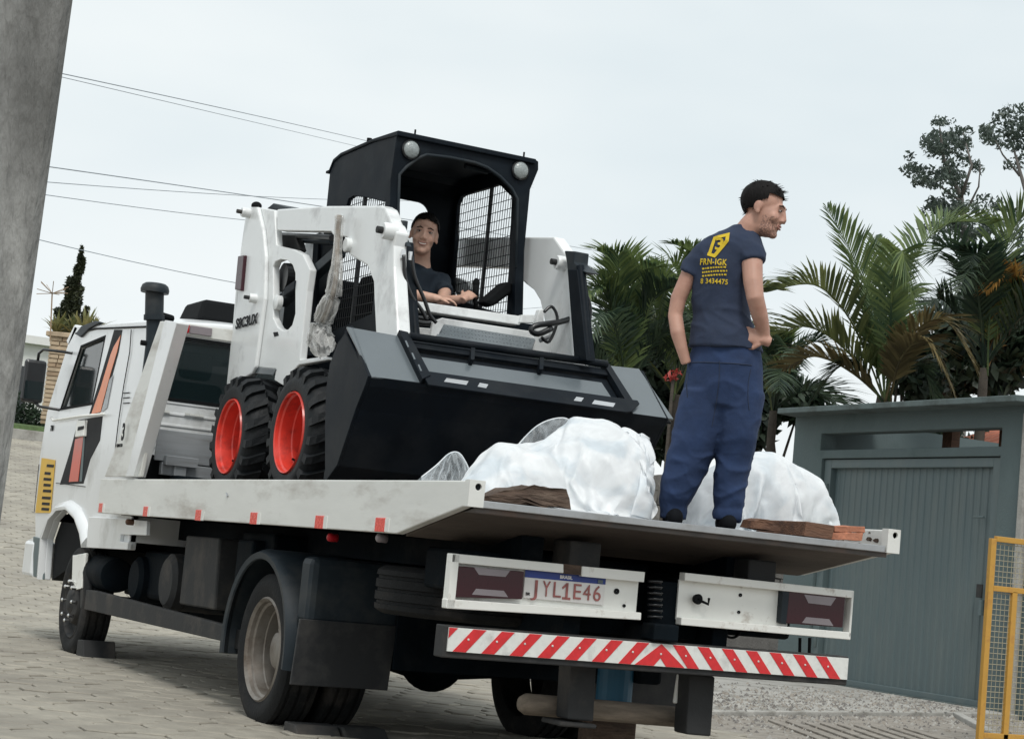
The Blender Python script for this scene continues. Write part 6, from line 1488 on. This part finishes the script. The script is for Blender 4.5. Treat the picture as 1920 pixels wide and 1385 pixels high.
# print on the shirt: laid on a flat sheet behind the back, then pressed onto the cloth
from mathutils.bvhtree import BVHTree
bv = BVHTree.FromPolygons([v.co.copy() for v in shirt.data.vertices], [tuple(p.vertices) for p in shirt.data.polygons])
def press(me, m_, name):
    bmm = bmesh.new(); bmm.from_mesh(me); bmesh.ops.triangulate(bmm, faces=bmm.faces); bmm.to_mesh(me); bmm.free()
    for v in me.vertices:
        o = v.co-tv*.6; h = bv.ray_cast(o, tv)
        if h[0] is not None: v.co = h[0]-tv*.005+(v.co-v.co)
    return link(name, me, m_, MAN)
pr_r = (j(1362, 480)-j(1308, 476)); pr_r = tu.copy(); pr_u = (Zu+tu*.0).normalized()
def flat(pts, m_, name):
    b = B(); b.bm.faces.new([b.bm.verts.new(j(*p, -.2)) for p in pts]); bmesh.ops.triangulate(b.bm, faces=b.bm.faces); bmesh.ops.subdivide_edges(b.bm, edges=b.bm.edges, cuts=3, use_grid_fill=False); return press(b.mesh(name), m_, name)
def cloth_text(txt, size, px, py, m_, width, bold=.002):
    me = frontonly(text_mesh(txt, size, bold, space=1.12)); w_ = max(v.co.x for v in me.vertices)-min(v.co.x for v in me.vertices); c = j(px, py, -.2); sx = width/w_
    for v in me.vertices: q = v.co.copy(); v.co = c+tu*q.x*sx+pr_u*q.y
    return press(me, m_, 'shirt_print')
for pts in ([(1330, 432), (1362, 425), (1361, 432), (1334, 438)], [(1355, 427), (1362, 425), (1361, 444), (1354, 446)], [(1330, 432), (1336, 434), (1327, 466), (1320, 467)], [(1320, 463), (1336, 468), (1335, 475), (1319, 469)], [(1354, 441), (1361, 444), (1336, 474), (1331, 469)]):
    flat(pts, 'cloth_print', 'shirt_print')
cloth_text('3', .085, 1343, 449, 'cloth_print', .040, .002)
cloth_text('FRN-IGK', .042, 1331, 483, 'cloth_print', .135, .001)
R_ = random.Random(2)
for py in (494, 501, 508):
    x = 1309
    while x < 1357:
        w = R_.uniform(2, 5); flat([(x, py-2), (min(x+w, 1359), py-1.6), (min(x+w, 1359), py+1.6), (x, py+1.2)], 'cloth_print', 'shirt_print'); x += w+R_.uniform(1, 2)
cloth_text('8 3434475', .034, 1333, 520, 'cloth_print', .135, .0008)

# ---------------------------------------------------------------- operator in the loader
DX = -.18; hd_ = oy(3.42, 795, 441); s2 = 1.13
OP = thing('person', V(hd_.x, 3.6, 2.28), 'smiling young man in a dark t-shirt sitting under the black loader canopy', 'person')
HM2 = orient(V(.02, -.95, -.02)-fr*.38, V(.10, 0, 1))
b = B(); head_parts(b, hd_, HM2, s2)
nb_ = hd_+V(.02, .06, -.15)
b.tube([hd_+V(0, .02, -.06), nb_, nb_+V(.01, .02, -.1)], [.058, .062, .085], 14)
sh0 = nb_+V(.0, .03, -.10)
b.loft([(sh0, (1, 0, 0), (0, 1, 0), .15, .09), (sh0+V(0, .05, -.2), (1, 0, 0), (0, 1, 0), .15, .11), (sh0+V(0, .05, -.42), (1, 0, 0), (0, 1, 0), .15, .12)], 18)
shR = sh0+V(.16, 0, -.02); elR = oy(3.15, 838, 562)+V(.02, .12, 0); wrR = oy(3.12, 872, 560)
shL = sh0+V(-.17, 0, -.02); elL = oy(3.1, 765, 552); wrL = oy(2.98, 820, 560)
b.tube([shR, shR.lerp(elR, .5)+V(.03, 0, 0), elR, wrR], [.055, .045, .040, .028], 12)
hand(b, wrR, oy(3.16, 892, 545)-wrR, V(0, .6, -.6), .95, .55, thumb=-1)
b.tube([shL, shL.lerp(elL, .5), elL, elL.lerp(wrL, .5), wrL], [.055, .046, .042, .036, .028], 12)
hand(b, wrL, V(.9, -.2, .05), V(0, .2, -1), .95, .4, thumb=1)
for sx in (-.1, .12): b.tube([sh0+V(sx, .0, -.42), sh0+V(sx*1.3, -.42, -.40), sh0+V(sx*1.3, -.45, -.55)], [.085, .065, .05], 12)
me = bake(b, .0075, 3); link('body', me, 'skin_dark', OP)
hair_mesh(hd_, HM2, s2, OP, lambda q: (q.z > -.03 if q.y < -.04 else (q.z > .015+(q.y+.04)*.35+noise.noise(q*60)*.008 if q.y < .03 else q.z > .080-abs(q.x)*.22+noise.noise(q*70)*.006)), 12, tuft=.1, amp=.003)
face_bits(hd_, HM2, s2, OP, True)
b = B()
b.loft([(nb_+V(0, .01, -.03), (1, 0, 0), (0, 1, 0), .072, .066), (nb_+V(0, .02, -.06), (1, 0, 0), (0, 1, 0), .11, .08), (sh0+V(0, 0, .02), (1, 0, 0), (0, 1, 0), .175, .105), (sh0+V(0, .03, -.12), (1, 0, 0), (0, 1, 0), .18, .125), (sh0+V(0, .05, -.28), (1, 0, 0), (0, 1, 0), .17, .13), (sh0+V(0, .05, -.45), (1, 0, 0), (0, 1, 0), .175, .14)], 24)
b.tube([shR+V(-.04, 0, .0), shR, shR.lerp(elR, .55)+V(.03, 0, 0)], [.07, .072, .062], 14); b.tube([shL+V(.04, 0, 0), shL, shL.lerp(elL, .6)], [.07, .072, .060], 14)
me = bake(b, .012, 4, wr(9, .010, .7, 4)); ts = link('t_shirt', me, 'shirt_dark', OP)
b = B()
for sx in (-.1, .12): b.tube([sh0+V(sx, .0, -.43), sh0+V(sx*1.3, -.42, -.41), sh0+V(sx*1.3, -.45, -.52)], [.10, .08, .065], 14)
link('trousers', bake(b, .014, 3), 'trousers_blue', OP)
